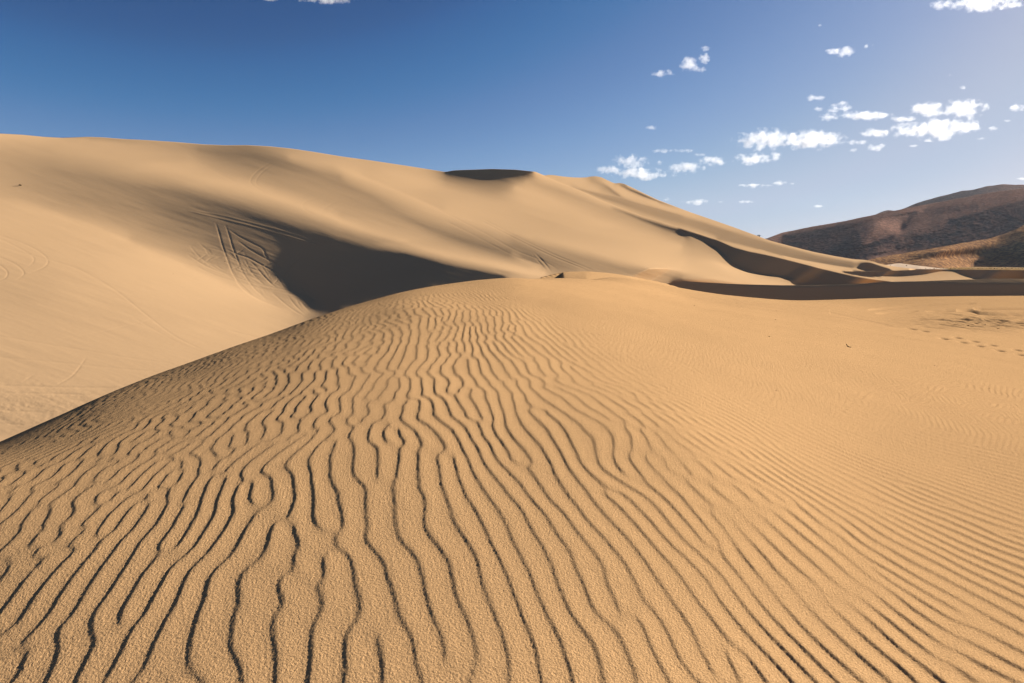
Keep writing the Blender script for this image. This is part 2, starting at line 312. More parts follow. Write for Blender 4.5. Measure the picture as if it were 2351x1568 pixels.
                dq=cg(A,rhs,np.zeros((ny,nx)),cgn,1/(dd*(1+lam)+o+1e-12))
                def energy(q):
                    qa,qb=grad(q); T_=1+a*qa+b*qb; F_=(LC[0]*qa-LC[1]*T_+LC[2]*qb)/np.sqrt(qa**2+T_**2+qb**2)
                    e=q-w0; bad=np.clip(.15-T_,0,None)
                    return (W*(Sc-F_)**2).sum()+(g*((qa-ga0)**2+(qb-gb0)**2)).sum()+(e*sm(e)).sum()+1e-4*s.anchw*area.mean()*(e*e).sum()+(area*np.clip(-.0-qb,0,None)**2*.02).sum()
                m=np.abs(dq).max(); st=min(1.,.5/m); e0=energy(w)
                for _ in range(9):
                    if energy(w+st*dq)<e0: break
                    st*=.5
                w=w+st*dq; lam=0.
                if verbose: print(lv,it,'rms',round(float(np.sqrt((W*R**2).sum()/W.sum())),4),'step',round(float(m),3),round(st,4),'E',round(float(e0),3),flush=True)
            resize_prior=w0 if lv==len(levels)-1 else None
            nxt=levels[lv+1] if lv+1<len(levels) else None
            if nxt: resize_prior=w0; 
            s._w0=w0
            if nxt:
                d=w-w0; resize_prior=0; w=d   # carried on as the difference
        s.w=w; s.S=S; s.F=F
        return w
# ------------------------------------------------------------------ helpers
def tag(o,label=None,cat=None,group=None,kind=None):
    if label:o['label']=label
    if cat:o['category']=cat
    if group:o['group']=group
    if kind:o['kind']=kind
    return o
def mesh_obj(name,verts,faces,mats,parent=None,smooth=True,matidx=None):
    m=bpy.data.meshes.new(name); verts=np.asarray(verts,np.float32)
    if isinstance(faces,np.ndarray):
        k=faces.shape[1]; m.vertices.add(len(verts)); m.vertices.foreach_set('co',verts.ravel())
        m.loops.add(faces.size); m.loops.foreach_set('vertex_index',faces.ravel().astype(np.int32))
        m.polygons.add(len(faces)); m.polygons.foreach_set('loop_start',np.arange(0,faces.size,k,dtype=np.int32))
        m.polygons.foreach_set('loop_total',np.full(len(faces),k,np.int32)); m.update(calc_edges=True)
    else: m.from_pydata(verts.tolist(),[],faces); m.update()
    m.polygons.foreach_set('use_smooth',np.full(len(m.polygons),smooth))
    for q in (mats if isinstance(mats,(list,tuple)) else [mats]): m.materials.append(q)
    if matidx is not None: m.polygons.foreach_set('material_index',np.asarray(matidx,np.int32))
    o=bpy.data.objects.new(name,m); SC.collection.objects.link(o)
    if parent: o.parent=parent
    return o
def grid_faces(ny,nx,flip=False):
    i=np.arange((ny-1)*(nx-1)); r=i//(nx-1); c=i%(nx-1); a=r*nx+c
    f=np.stack([a,a+1,a+nx+1,a+nx],1)
    return f[:,::-1] if flip else f
class NT:
    def __init__(s,name):
        s.m=bpy.data.materials.new(name); s.m.use_nodes=True; s.t=s.m.node_tree; s.t.nodes.clear()
        s.out=s.n("ShaderNodeOutputMaterial"); s.b=s.n("ShaderNodeBsdfPrincipled"); s.l(s.b.outputs[0],s.out.inputs[0])
        s.b.inputs["Roughness"].default_value=1; s.b.inputs["Specular IOR Level"].default_value=0
    def n(s,k,**kw):
        q=s.t.nodes.new(k)
        for a,v in kw.items(): setattr(q,a,v)
        return q
    def l(s,a,b): s.t.links.new(a,b)
    def noise(s,scale,detail=3,rough=.55,vec=None,dist=0):
        q=s.n("ShaderNodeTexNoise"); q.inputs["Scale"].default_value=scale; q.inputs["Detail"].default_value=detail
        q.inputs["Roughness"].default_value=rough; q.inputs["Distortion"].default_value=dist
        s.l(vec if vec else s.pos(),q.inputs["Vector"]); return q.outputs[0]
    def pos(s):
        if not hasattr(s,'_p'): s._p=s.n("ShaderNodeNewGeometry").outputs["Position"]
        return s._p
    def ramp(s,fac,stops):
        q=s.n("ShaderNodeValToRGB"); e=q.color_ramp.elements
        while len(e)<len(stops): e.new(.5)
        for k,(p,c) in enumerate(stops): e[k].position=p; e[k].color=tuple(c)+(1,)
        s.l(fac,q.inputs[0]); return q.outputs[0]
    def mix(s,fac,a,b,mode='MIX'):
        q=s.n("ShaderNodeMix"); q.data_type='RGBA'; q.blend_type=mode
        if isinstance(fac,float): q.inputs[0].default_value=fac
        else: s.l(fac,q.inputs[0])
        for k,v in ((6,a),(7,b)):
            if isinstance(v,tuple): q.inputs[k].default_value=v+(1,)
            else: s.l(v,q.inputs[k])
        return q.outputs[2]
    def bump(s,h,strength,dist,prev=None):
        q=s.n("ShaderNodeBump"); q.inputs["Strength"].default_value=strength; q.inputs["Distance"].default_value=dist
        s.l(h,q.inputs["Height"])
        if prev: s.l(prev,q.inputs["Normal"])
        return q.outputs[0]
SAND=(.515,.324,.168)
def sand_material(name,grain):
    t=NT(name); c=SAND if not grain else (SAND[0]*.91,SAND[1]*.85,SAND[2]*.75)
    big=t.noise(.02,3) if not grain else t.noise(.35,4)
    col=t.mix(t.ramp(big,[(.3,(0,0,0)),(.7,(1,1,1))]),tuple(k*.97 for k in c),tuple(k*1.03 for k in c))
    if grain:
        g=t.noise(330,2,.75); g2=t.noise(120,2,.6)
        gr=t.ramp(g,[(.30,(.52,.5,.48)),(.46,(.93,.93,.93)),(.58,(1.05,1.05,1.05)),(.74,(1.5,1.48,1.45))])
        col=t.mix(1.0,col,gr,'MULTIPLY')
        gr2=t.ramp(g2,[(.3,(.86,.86,.86)),(.7,(1.14,1.14,1.14))]); col=t.mix(1.0,col,gr2,'MULTIPLY')
        t.l(t.bump(g2,.7,.005,t.bump(g,.8,.0022)),t.b.inputs["Normal"])
    else:
        g=t.noise(1.3,3,.6); t.l(t.bump(g,.25,.05),t.b.inputs["Normal"])
    t.l(col,t.b.inputs["Base Color"]); return t.m
M_sand=sand_material("rippled_sand",True); M_dune=sand_material("dune_sand",False)
def ss(x,a,b):
    t=np.clip((x-a)/(b-a),0,1); return t*t*(3-2*t)
def tps(pts,vals,q):
    n=len(pts); pts=np.asarray(pts,float)
    def U(r2): return .5*r2*np.log(r2+1e-12)
    K=U(((pts[:,None]-pts[None])**2).sum(2))+1e-4*np.eye(n); Q=np.c_[np.ones(n),pts]
    c=np.linalg.solve(np.block([[K,Q],[Q.T,np.zeros((3,3))]]),np.r_[vals,0,0,0])
    o=c[n]+c[n+1]*q[0]+c[n+2]*q[1]
    for i in range(n): o=o+c[i]*U((q[0]-pts[i,0])**2+(q[1]-pts[i,1])**2)
    return o
def vnoise(x,y,seed):
    xi=np.floor(x).astype(np.int64); yi=np.floor(y).astype(np.int64); fx=x-xi; fy=y-yi
    fx=fx*fx*(3-2*fx); fy=fy*fy*(3-2*fy)
    def h(a,b):
        n=(a*374761393+b*668265263+seed*1274126177)&0xffffffff; n=((n^(n>>13))*1274126177)&0xffffffff
        return ((n^(n>>16))&0xffff)/65535.-.5
    return (h(xi,yi)*(1-fx)+h(xi+1,yi)*fx)*(1-fy)+(h(xi,yi+1)*(1-fx)+h(xi+1,yi+1)*fx)*fy
def fbm(x,y,seed,o=5,g=.5):
    s=0;a=1.
    for k in range(o): s=s+a*vnoise(x*2**k,y*2**k,seed+k); a*=g
    return s
def proj(x,y,z):
    X,Y,Z=world2cam(x,y,z); return CXP+FPX*X/Y, CYP-FPX*Z/Y
# ------------------------------------------------------------------ wind ripples: a pattern-forming simulation
LAM=.138
def ripple_field(ordered,seed):
    nx,ny=1008,704; Lx,Ly=25.2,30.8; rng=np.random.default_rng(seed)
    k0=2*math.pi/LAM
    kx=2*math.pi*np.fft.rfftfreq(nx,Lx/nx)[None]; ky=2*math.pi*np.fft.fftfreq(ny,Ly/ny)[:,None]
    x=np.arange(nx)*Lx/nx-9.0; X=np.broadcast_to(x,(ny,nx))
    k2=(kx**2+ky**2)/k0**2
    n=rng.standard_normal((ny,nx)); nf=np.fft.rfft2(n)
    soft=np.fft.irfft2(nf*np.exp(-((np.sqrt(k2)-1)/.35)**2),s=(ny,nx))
    aniso=np.fft.irfft2(nf*np.exp(-((np.sqrt(k2)-1)/.3)**2-(ky/k0/.17)**2),s=(ny,nx))
    reg=np.full((ny,nx),.95) if ordered else ss(X,-2.5,4.0)-ss(X,12.0,16.2)
    u=(soft/soft.std())*(1-reg)+(aniso/aniso.std())*reg; u=np.clip(u*.4,-.9,.9)
    near=np.broadcast_to((1-ss(np.arange(ny)[:,None]*Ly/ny,3,6))+ss(np.arange(ny)[:,None]*Ly/ny,27,30),(ny,nx))
    beta=.20+.5*reg+.12*near; beta0=.8
    lin=.7-1.0*(k2-1)**2-beta0*(ky/k0)**2*1.0; dt=.4; den=1/(1-dt*lin)
    U=np.fft.rfft2(u); db=(beta-beta0)
    for i in range(34 if ordered else 30):
        ex=np.fft.irfft2(-(ky/k0)**2*U,s=(ny,nx))*db - u**3
        U=(U+dt*np.fft.rfft2(ex))*den; u=np.fft.irfft2(U,s=(ny,nx))
    F=np.fft.fft2(u); kxf=np.fft.fftfreq(nx)[None]; F=F*np.where(kxf>0,2,0)
    z=np.fft.ifft2(F); return z/np.median(np.abs(z)),Lx,Ly
def ripple_height(x,y):
    z,Lx,Ly=RIP; ny,nx=z.shape
    wx=x+.42*fbm(x*.4,y*.2,3,2)+.13*fbm(x*1.3,y*.9,9,2)+.05*fbm(x*2.4,y*1.5,63,2)+.02*fbm(x*5,y*4,33,2); wy=y+.2*fbm(x*.5,y*.5,43,2)
    def look(z,X_,Y_):
        u=((X_+9.0)/Lx*nx)%nx; v=(Y_/Ly*ny)%ny
        i=np.floor(u).astype(int)%nx; j=np.floor(v).astype(int)%ny; f=u-np.floor(u); g=v-np.floor(v); i2=(i+1)%nx; j2=(j+1)%ny
        return (z[j,i]*(1-f)+z[j,i2]*f)*(1-g)+(z[j2,i]*(1-f)+z[j2,i2]*f)*g
    k=ss(x+.12*y,.6,3.0); q=look(z,(wx+y*.20)*1.2,wy*1.2)*(1-k)+look(RIP2[0],(.875*wx+.485*wy)*1.2,(-.485*wx+.875*wy)*1.2)*k
    k2=ss(y+.25*x,10,14)*k; q=q*(1-k2)+look(RIP2[0],(.86*wx+.51*wy)*.74,(-.51*wx+.86*wy)*.74)*k2*1.25
    A=np.clip(np.abs(q)/.85,0,1.15)*(1+.6*fbm(x*1.7,y*.8,53,2)); t=(np.angle(q)/(2*math.pi))%1.0
    r=.20; up=t<r
    h=np.where(up,.5-.5*np.cos(math.pi*np.clip(t/r,0,1)),.5+.5*np.cos(math.pi*((t-r)/(1-r))**.85))
    return (h-.5)*A
RIP=ripple_field(False,7); RIP2=ripple_field(True,19)
# ------------------------------------------------------------------ the near dune
FG=[  # (a=x/y, y, z)
(-1.1,1.2,-1.5),(-1.1,3,-1.62),(-1.1,5,-1.98),(-1.1,8,-3.2),(-1.1,14,-6.5),
(-.9,1.2,-1.45),(-.9,3,-1.43),(-.9,5,-1.74),(-.9,6.5,-2.1),(-.9,9,-3.2),(-.9,14,-6.0),(-.9,24,-12),
(-.6,1.2,-1.42),(-.6,3,-1.30),(-.6,6,-1.36),(-.6,10,-1.91),(-.6,14,-3.2),(-.6,22,-8),
(-.3,1.2,-1.40),(-.3,4,-1.17),(-.3,9,-1.0),(-.3,16,-1.36),(-.3,22,-2.9),(-.3,34,-9),
(-.14,10,-.82),(-.14,21,-.95),(-.14,27,-2.0),(-.14,40,-9),
(0,1.2,-1.40),(0,5,-1.12),(0,12,-.80),(0,26,-.80),(0,33,-1.7),(0,46,-8),
(.1,12,-.86),(.1,22,-.70),(.1,36,-1.15),(.1,46,-2.4),(.1,60,-9),
(.3,1.2,-1.42),(.3,4,-1.27),(.3,10,-1.28),(.3,20,-1.50),(.3,35,-1.96),(.3,50,-2.45),(.3,64,-5),
(.6,1.2,-1.46),(.6,5,-1.65),(.6,10,-1.9),(.6,20,-2.6),(.6,35,-3.75),(.6,50,-4.5),(.6,62,-4.75),(.6,75,-5.12),(.6,92,-7.6),
(.9,1.2,-1.5),(.9,5,-1.85),(.9,9,-2.32),(.9,15,-3.0),(.9,28,-4.2),(.9,40,-4.95),(.9,52,-5.45),(.9,66,-5.5),(.9,85,-5.31),(.9,104,-7.6),
(1.15,1.2,-1.55),(1.15,5,-1.95),(1.15,15,-3.3),(1.15,40,-5.1),(1.15,85,-5.3),(1.15,104,-7.6)]
def fg_base(x,y):
    sh=x.shape; a=(x/np.maximum(y,.5)).ravel(); a=1.3*np.tanh(a/1.3); q=(a*1.6,np.log(np.maximum(y,.5)).ravel())
    pts=[(p[0]*1.6,math.log(p[1])) for p in FG]
    out=np.empty(a.size); vals=np.array([p[2]/p[1]**.5 for p in FG])
    for s in range(0,a.size,200000):
        e=s+200000; out[s:e]=tps(pts,vals,(q[0][s:e],q[1][s:e]))
    return out.reshape(sh)*np.sqrt(np.maximum(y,.5))
def fg_setup():
    # make the crest meet the sky line seen from here, azimuth by azimuth
    A=np.linspace(-1.2,1.2,241); Y=np.exp(np.linspace(math.log(3),math.log(100),260))
    YY,AA=np.meshgrid(Y,A); Z=fg_base(AA*YY,YY)
    tgt=np.empty(A.size)
    px=np.linspace(-220,1250,1500); py=np.interp(px,*np.array(sorted((q[0],q[1]) for q in SIL1)).T)
    py=smooth1(py,70)
    X=(px-CXP)/FPX; V=(CYP-py)/FPX; dy=cp+V*sp; dz=-sp+V*cp
    tgt=np.interp(A,X/dy,dz/dy)
    corr=np.zeros(A.size); ys=np.zeros(A.size)
    for it in range(6):
        B=(Z+corr[:,None]*YY*ss(np.log(YY),math.log(3),np.log(np.maximum(ys,8))[:,None]))/YY if it else Z/YY
        k=B.argmax(1); ys=Y[k] if not it else ys
        if it==0: ys=smooth1(ys,70)
        corr=smooth1(corr+tgt-B.max(1),4 if it<5 else 0)
    k=ss(A,-.02,.06)*(1-ss(A,.36,.5)); corr=corr*(1-k)+smooth1(corr,220)*k
    return A,smooth1(corr,6),ys
FGA,FGC,FGY=fg_setup()
def _hump():
    q=np.array([(541.6,276.9),(548,275.4),(556,273.2),(566,271.7),(588,271.2),(610,273),(631.7,276.2),(660.7,282),(682.7,287.6),(700,291.2)])
    px=np.linspace(541.6,700,60); py=smooth1(np.interp(px,q[:,0],q[:,1]),3); X=(px-CXP)/FPX; V=(CYP-py)/FPX
    return X/(cp+V*sp),(-sp+V*cp)/(cp+V*sp)
HUA,HUB=_hump()
def fg_z(x,y):
    z=fg_base(x,y); a=x/np.maximum(y,.5)
    c=np.interp(a,FGA,FGC); ys=np.interp(a,FGA,FGY)
    z=z+c*y*ss(np.log(np.maximum(y,.5)),math.log(3),np.log(np.maximum(ys,8)))
    # second hump behind the first crest, with a small steep face on its left end
    yc=np.interp(a,[.05,.1,.2,.3],[38,40,44,50]); bt=np.interp(a,HUA,HUB)-.003*ss(a,.26,.33); sl=np.exp(np.interp(a,[.085,.0892,.13],[math.log(.95),math.log(.2),math.log(.14)]))
    d=yc-y; zm=y*bt-np.where(d>0,sl*np.sqrt(d*d+.02)-sl*.14,.33*np.sqrt(d*d+1.5)-.33*1.22)
    on=(a>.049)&(a<.33)
    return np.where(on&(y>25),np.maximum(z,zm),z)
def raster(lines,x0,y0,x1,y1,res,sig=.55):
    # soft polylines drawn on a fine raster, read back at any point
    W_,H_=int((x1-x0)*res),int((y1-y0)*res); M=np.zeros((H_,W_)); r=int(math.ceil(3*sig*res*1.6))
    for L in lines:
        amp=1.;sg=sig
        if isinstance(L[0],(int,float)): amp=L[0]; L=L[1:]
        if isinstance(L[0],(int,float)): sg=sig*L[0]; L=L[1:]
        pts=P(L[0],L[1]); p=np.array([q[:2] for q in pts],float); n=len(p)
        out=[]
        for i in range(n-1):
            a,b,c,d=p[max(i-1,0)],p[i],p[i+1],p[min(i+2,n-1)]; k=int(np.hypot(*(c-b))*res*1.3)+2
            t=np.linspace(0,1,k,endpoint=False)[:,None]
            out.append(b+.5*t*(c-a+t*(2*a-5*b+4*c-d+t*(3*(b-c)+d-a))))
        q=np.concatenate(out); e=np.minimum(np.arange(len(q)),np.arange(len(q))[::-1])/(14.*res)
        for (X_,Y_),f in zip(q,np.clip(e,0.03,1)):
            cx,cy=(X_-x0)*res,(Y_-y0)*res; i0,j0=int(cx)-r,int(cy)-r
            if i0<0 or j0<0 or i0+2*r+1>W_ or j0+2*r+1>H_: continue
            g=np.exp(-((np.arange(i0,i0+2*r+1)-cx)[None]**2+(np.arange(j0,j0+2*r+1)-cy)[:,None]**2)/(2*(sg*res)**2))*amp*f
            w_=M[j0:j0+2*r+1,i0:i0+2*r+1]
            if amp>0: np.maximum(w_,g,out=w_)
            else: np.minimum(w_,g,out=w_)
    def f(px,py):
        u=np.clip((px-x0)*res,0,W_-2); v=np.clip((py-y0)*res,0,H_-2); i=u.astype(int); j=v.astype(int); a=u-i; b=v-j
        return (M[j,i]*(1-a)+M[j,i+1]*a)*(1-b)+(M[j+1,i]*(1-a)+M[j+1,i+1]*a)*b
    return f
NEARTR=[(1,'F',[(1650,1312),(1900,1316),(2351,1312),(2700,1310)]),(1.2,1.4,'F',[(1420,1335),(1600,1335),(1750,1365),(2000,1385),(2351,1390),(2700,1400)]),
 (.5,'F',[(200,1330),(700,1285),(1100,1262),(1700,1240)]),(.6,1.3,'F',[(1000,1352),(1200,1345),(1420,1335)]),(.4,'F',[(300,1380),(900,1345)]),
 (.1,'E',[(1250,1235),(1700,1300),(2351,1440),(2900,1560)]),(.06,'E',[(1300,1215),(1900,1310),(2500,1430)]),(.35,'F',[(1500,1440),(1900,1460),(2351,1530)]),(.3,'F',[(1700,1400),(2100,1430),(2500,1500)])]
FOOT=[(1330,143),(1440,162),(1620,232),(1740,222),(1790,265),(1900,257),(1940,298),(2060,292),(2130,342),(2290,336),(2320,380),(2440,378),(2480,425)]
def fg_marks(x,y,px,py):
    near=raster(NEARTR,820,290,1090,345,3)
    h=np.where((px>830)&(py>291)&(py<340),-near(np.clip(px,821,1088),np.clip(py,291,344))*.30,0)
    for fx,fy in FOOT:
        cx,cy=766.67+fx/9.136,313.33+fy/9.136
        h=h-np.exp(-((px-cx)/4.0)**2-((py-cy-(px-cx)*.16)/.55)**2)*.10
    # churned sand of the flat on the right
    m=np.exp(-((px-985)/70)**2-((py-321)/9)**2); h=h+m*(.22*fbm(x*.9,y*.5,61,4)+.13*np.abs(fbm(x*2.2,y*1.1,71,3)))
    return h
def fg_detail(x,y,z):
    px,py=proj(x,y,z)
    yr=np.interp(px,[-100,150,233,300,371,430,480,540,640,680,760,850,950,1024,1150],[500,372,345,320,301,288,283,281,291,296,305,321,342,362,395])
    fade=np.interp(px,[0,300,430,540,1024],[1.5,2,9,14,26])
    m=ss(py,yr,yr+fade)*np.where(y>1,1,1)
    m=m*np.interp(x/np.maximum(y,.5),[-.9,-.2,.2,.9],[.85,.95,1.15,1.4])
    m=m*(.85+.5*fbm(x*.35,y*.25,21,2))
    h=ripple_height(x,y)*.0057*(1-.25*ss(y,13,20))*m+fg_marks(x,y,px,py)
    h+=.012*fbm(x*.8,y*.5,5,3)*ss(y,0,4)+.10*fbm(x*.12,y*.12,15,2)*ss(y,3,12)*(1-ss(y,14,40))*.5
    return h
t0=time.time()
ys=[.75]
while ys[-1]<112:
    y=ys[-1]; st=max(.0035,min(1.15*y*y/(1.35*569),.075)) if y<40 else .075+(y-40)*.02
    ys.append(y+st)
ys=np.array(ys); us=np.linspace(-1.22,1.28,2200)
YY=np.repeat(ys[:,None],len(us),1); XX=us[None]*(YY+1.2)
# base surface is smooth: evaluate coarsely, then interpolate
ci=np.unique(np.r_[np.arange(0,len(ys),4),len(ys)-1]); cu=np.linspace(-1.22,1.28,1000)
CY=np.repeat(ys[ci][:,None],1000,1); CZ=fg_z(cu[None]*(CY+1.2),CY)
def interp2(C,yi,ui,ys,us):
    a=np.empty((len(yi),len(us)))
    for k in range(len(yi)): a[k]=np.interp(us,ui,C[k])
    fi=np.interp(ys,yi,np.arange(len(yi))); i=np.clip(fi.astype(int),0,len(yi)-2); f=(fi-i)[:,None]
    g=lambda k:a[np.clip(i+k,0,len(yi)-1)]
    return g(0)*(1-f)+g(1)*f
ZZ=interp2(CZ,ys[ci],cu,ys,us)
ZD=ZZ+fg_detail(XX,YY,ZZ)
ZD+=np.random.default_rng(3).standard_normal(ZD.shape)*.0005*(1-ss(YY,2.5,9))
print('near dune',ZZ.shape,time.time()-t0)
def near_z(x,y):   # height of the near dune at a point
    fi=np.interp(y,ys,np.arange(len(ys))); ui=np.interp(x/(y+1.2),us,np.arange(len(us)))
    return ZD[int(round(fi)),int(round(ui))]
tag(mesh_obj("dune_crest",np.stack([XX,YY,ZD],2).reshape(-1,3),grid_faces(*XX.shape),M_sand),
    'rippled tan sand dune crest in the foreground','dune',kind='structure')
# ------------------------------------------------------------------ the great dune behind
TR=[(.8,1.1,'H',[(395,490),(440,620),(490,800),(545,960),(600,1110),(660,1240),(740,1340),(830,1430),(900,1500),(1000,1570)]),
 (.8,1.1,'H',[(530,520),(580,650),(630,820),(690,980),(740,1110),(790,1210),(860,1310),(940,1410),(1040,1500),(1130,1570)]),
 (-.7,1.0,'H',[(0,330),(300,400),(600,470),(1000,570),(1400,680),(1700,770),(2020,880)]),(-.5,'H',[(100,330),(500,400),(900,500),(1300,600),(1600,690),(1900,800)]),
 (.5,'H',[(20,780),(150,940),(300,1060),(500,1180),(700,1300)]),(.9,'H',[(740,1020),(850,1140),(1000,1290),(1110,1390)]),(1.1,'H',[(930,1080),(1050,1220),(1180,1350),(1260,1400)]),
 (1.1,'H',[(1180,1100),(1230,1200),(1300,1320),(1360,1420)]),(1.1,'H',[(1300,1160),(1360,1260),(1420,1370),(1500,1480)]),(1.0,'H',[(1660,890),(1500,1040),(1380,1170),(1250,1290),(1170,1370)]),
 (.7,'H',[(560,580),(750,700),(950,800),(1050,860),(1090,950),(1180,1090)]),(.7,'H',[(680,730),(850,850),(1000,940),(1150,1020),(1300,1100),(1450,1190)]),
 (.9,'H',[(540,860),(700,930),(850,980),(1000,1060),(1150,1140),(1300,1230),(1480,1340)]),(.4,'H',[(150,830),(400,860),(600,930)]),(.4,'H',[(100,900),(400,950),(700,980)]),
 (.6,'H',[(600,1080),(750,1090),(900,1130),(1100,1200)]),(.6,'H',[(0,930),(300,1110),(600,1220),(900,1320),(1200,1390),(1500,1450),(1750,1530)]),(.5,'H',[(100,1080),(400,1220),(800,1340),(1200,1430),(1600,1510)]),
 (.8,'H',[(1150,1430),(1250,1540)]),(.8,'H',[(1350,1500),(1450,1600)]),
 (.9,'I',[(0,500),(60,680),(200,820),(400,930),(560,990),(700,1050)]),(1,'I',[(520,800),(700,960),(850,1070),(1000,1160)]),(1,'I',[(730,830),(850,990),(1000,1130)]),(.9,'I',[(880,870),(980,1000),(1080,1100)]),
 (.8,'I',[(1200,950),(1330,1050)]),(.6,'I',[(0,620),(250,850),(450,960),(700,1050)]),(.7,'I',[(780,870),(950,910),(1150,930)]),(.7,'I',[(950,800),(1100,900),(1250,980)]),(.5,'I',[(1000,1000),(1150,1030),(1330,1060)]),
 (.5,'A',[(1240,150),(1400,260),(1560,350),(1650,390)]),(.4,'A',[(1255,142),(1420,255),(1580,345)]),(.6,'A',[(1870,245),(1770,310),(1725,380),(1780,430),(1860,470)]),(.5,'A',[(1890,255),(1800,320),(1765,390),(1830,440)]),
 (.55,'A',[(-60,735),(0,750),(150,800),(270,860),(330,920),(300,970),(190,1015)]),(.5,'A',[(-60,760),(0,775),(120,830),(220,890),(230,930),(180,975)]),
 (.5,'A',[(-60,805),(0,825),(200,880),(420,940),(600,1010),(800,1130),(1000,1290),(1200,1440),(1400,1540)]),(.6,'A',[(-60,880),(0,900),(110,950),(165,1010),(110,1060)]),(.6,'A',[(-60,930),(0,955),(50,1000),(40,1040),(0,1055),(-60,1060)]),
 (.3,'A',[(340,940),(500,960),(640,1040),(900,1190)]),(.45,'A',[(2200,490),(2100,520),(2090,560),(2150,600),(2200,620)]),(.45,'A',[(2351,500),(2240,560),(2220,610)]),(.45,'A',[(2340,540),(2290,580),(2290,620)]),
 (.5,'K',[(-80,240),(0,250),(300,300),(600,350),(900,400),(1200,440)]),(.7,'K',[(-80,390),(0,395),(400,430),(800,470),(1100,495)]),(1.2,1.5,'K',[(-80,590),(0,590),(200,595),(370,600),(700,605),(800,600)]),
 (1.0,1.3,'K',[(0,640),(300,645),(500,650),(620,652)]),(.6,1.3,'K',[(240,510),(150,570)]),(.6,1.3,'K',[(600,390),(500,520),(380,590)]),(.35,'K',[(400,270),(700,220),(1100,120)]),(.8,'K',[(1560,205),(1700,240),(1800,262)]),
 (.3,'K',[(900,110),(1200,280),(1450,380)]),(.5,1.6,'K',[(0,760),(200,770),(350,780)]),(.6,1.6,'K',[(0,850),(150,860),(300,850)]),
 (.6,'B',[(650,560),(1000,740),(1200,850),(1400,930),(1500,990)]),(.9,'B',[(950,640),(1200,770),(1450,890),(1700,990)]),(.8,'B',[(960,628),(1215,760),(1465,880),(1740,990)]),(1.6,1.2,'B',[(1330,870),(1400,940),(1450,1005)]),
 (.8,'B',[(1310,870),(1360,930),(1420,1000)]),(.5,'B',[(700,640),(900,740),(1150,870),(1300,940)]),(.25,'B',[(1625,770),(1620,810),(1650,840)]),(.25,'B',[(1655,770),(1650,820),(1690,850)]),
 (.8,'E',[(1385,850),(1400,900),(1390,960)]),(.5,'E',[(1350,860),(1330,950)]),(.5,'E',[(1410,850),(1440,960)]),(.4,'E',[(500,560),(690,700)]),(.35,'E',[(380,430),(520,500),(600,580)]),(.4,'F',[(1200,840),(1400,890),(1500,912)]),
 (.3,'D',[(880,1060),(900,1130),(930,1190)]),(.3,'D',[(980,1070),(950,1140),(970,1200)]),(.35,'D',[(1420,1190),(1400,1230),(1440,1270)])]
rg=random.Random(5)
for i in range(110):     # criss-cross wheel marks where everybody turns
    u_=rg.random(); cx=150+u_*1500+rg.gauss(0,60); cy=900+u_*560+rg.gauss(0,90)
    if cx>1480 and cy<1400: continue
    an=math.radians(rg.choice([18,25,32,55,-25])+rg.gauss(0,8)); L=rg.uniform(60,300); c_,s_=math.cos(an)*L/2,math.sin(an)*L/2; bow=rg.gauss(0,18)
    TR.append((rg.uniform(.4,1.0),1.05,'H',[(cx-c_,cy-s_),(cx+bow*s_/L,cy-bow*c_/L),(cx+c_,cy+s_)]))
trk=raster(TR,-60,120,1060,460,3,.47)
GX=GY=GZ=GPX=GPY=None
for nm,x0,x1,t_,b_,an,lv,lab in SHEETS:
    s2=Sheet(x0,x1,t_,b_,an,STROKES,SHADOWS,0,0)
    w=s2.solve(lv,mu=.01,nu=.02,its=(14,9,8))
    main=nm=='sand_dune'; ny,nx=(520,1640) if main else (int(w.shape[0]*1.6),int(w.shape[1]*1.6))
    wf=resize(w,ny,nx); px,py=(resize(q,ny,nx) for q in s2.grid(*w.shape))
    inside=(px>-55)&(px<1055)
    dt_=np.where(inside,trk(np.clip(px,-59,1059),np.clip(py,121,458)),0)
    # wind streaks and faint unevenness on the smooth slopes
    st=fbm((px*.8+py*.55)*.02,(py-px*.33)*.16,81,4)
    rough=np.exp(-((px-20)/90)**2-((py-405)/26)**2)
    wf=wf+(dt_*.00125+st*.0010 if main else dt_*.0010+st*.0003)+rough*.0009*fbm(px*.2,py*.6,91,4)
    d=np.exp(wf); X=(px-CXP)/FPX*d; V=(CYP-py)/FPX*d; x,y,z=cam2world(X,d,V)
    rows=[]; R_=170 if main else (60 if nm!='far_dune' else 130)   # the far side of the crest, and a foot below what can be seen
    for q in range(1,13):
        e=(q/12)**1.5*R_; rows.append(np.stack([x[-1]*(1+e/y[-1]),y[-1]+e,z[-1]-e*.42],1))
    low=[np.stack([x[0]*(1-e/y[0]),y[0]-e,z[0]-e*.3],1) for e in (14,6,2)]
    V3=np.concatenate([np.stack(low),np.stack([x,y,z],2),np.stack(rows)],0)
    tag(mesh_obj(nm,V3.reshape(-1,3),grid_faces(V3.shape[0],V3.shape[1]),M_dune),lab,'dune',kind='structure')
    if main: GX,GY,GZ,GPX,GPY=x,y,z,px,py
print('all',time.time()-t0)
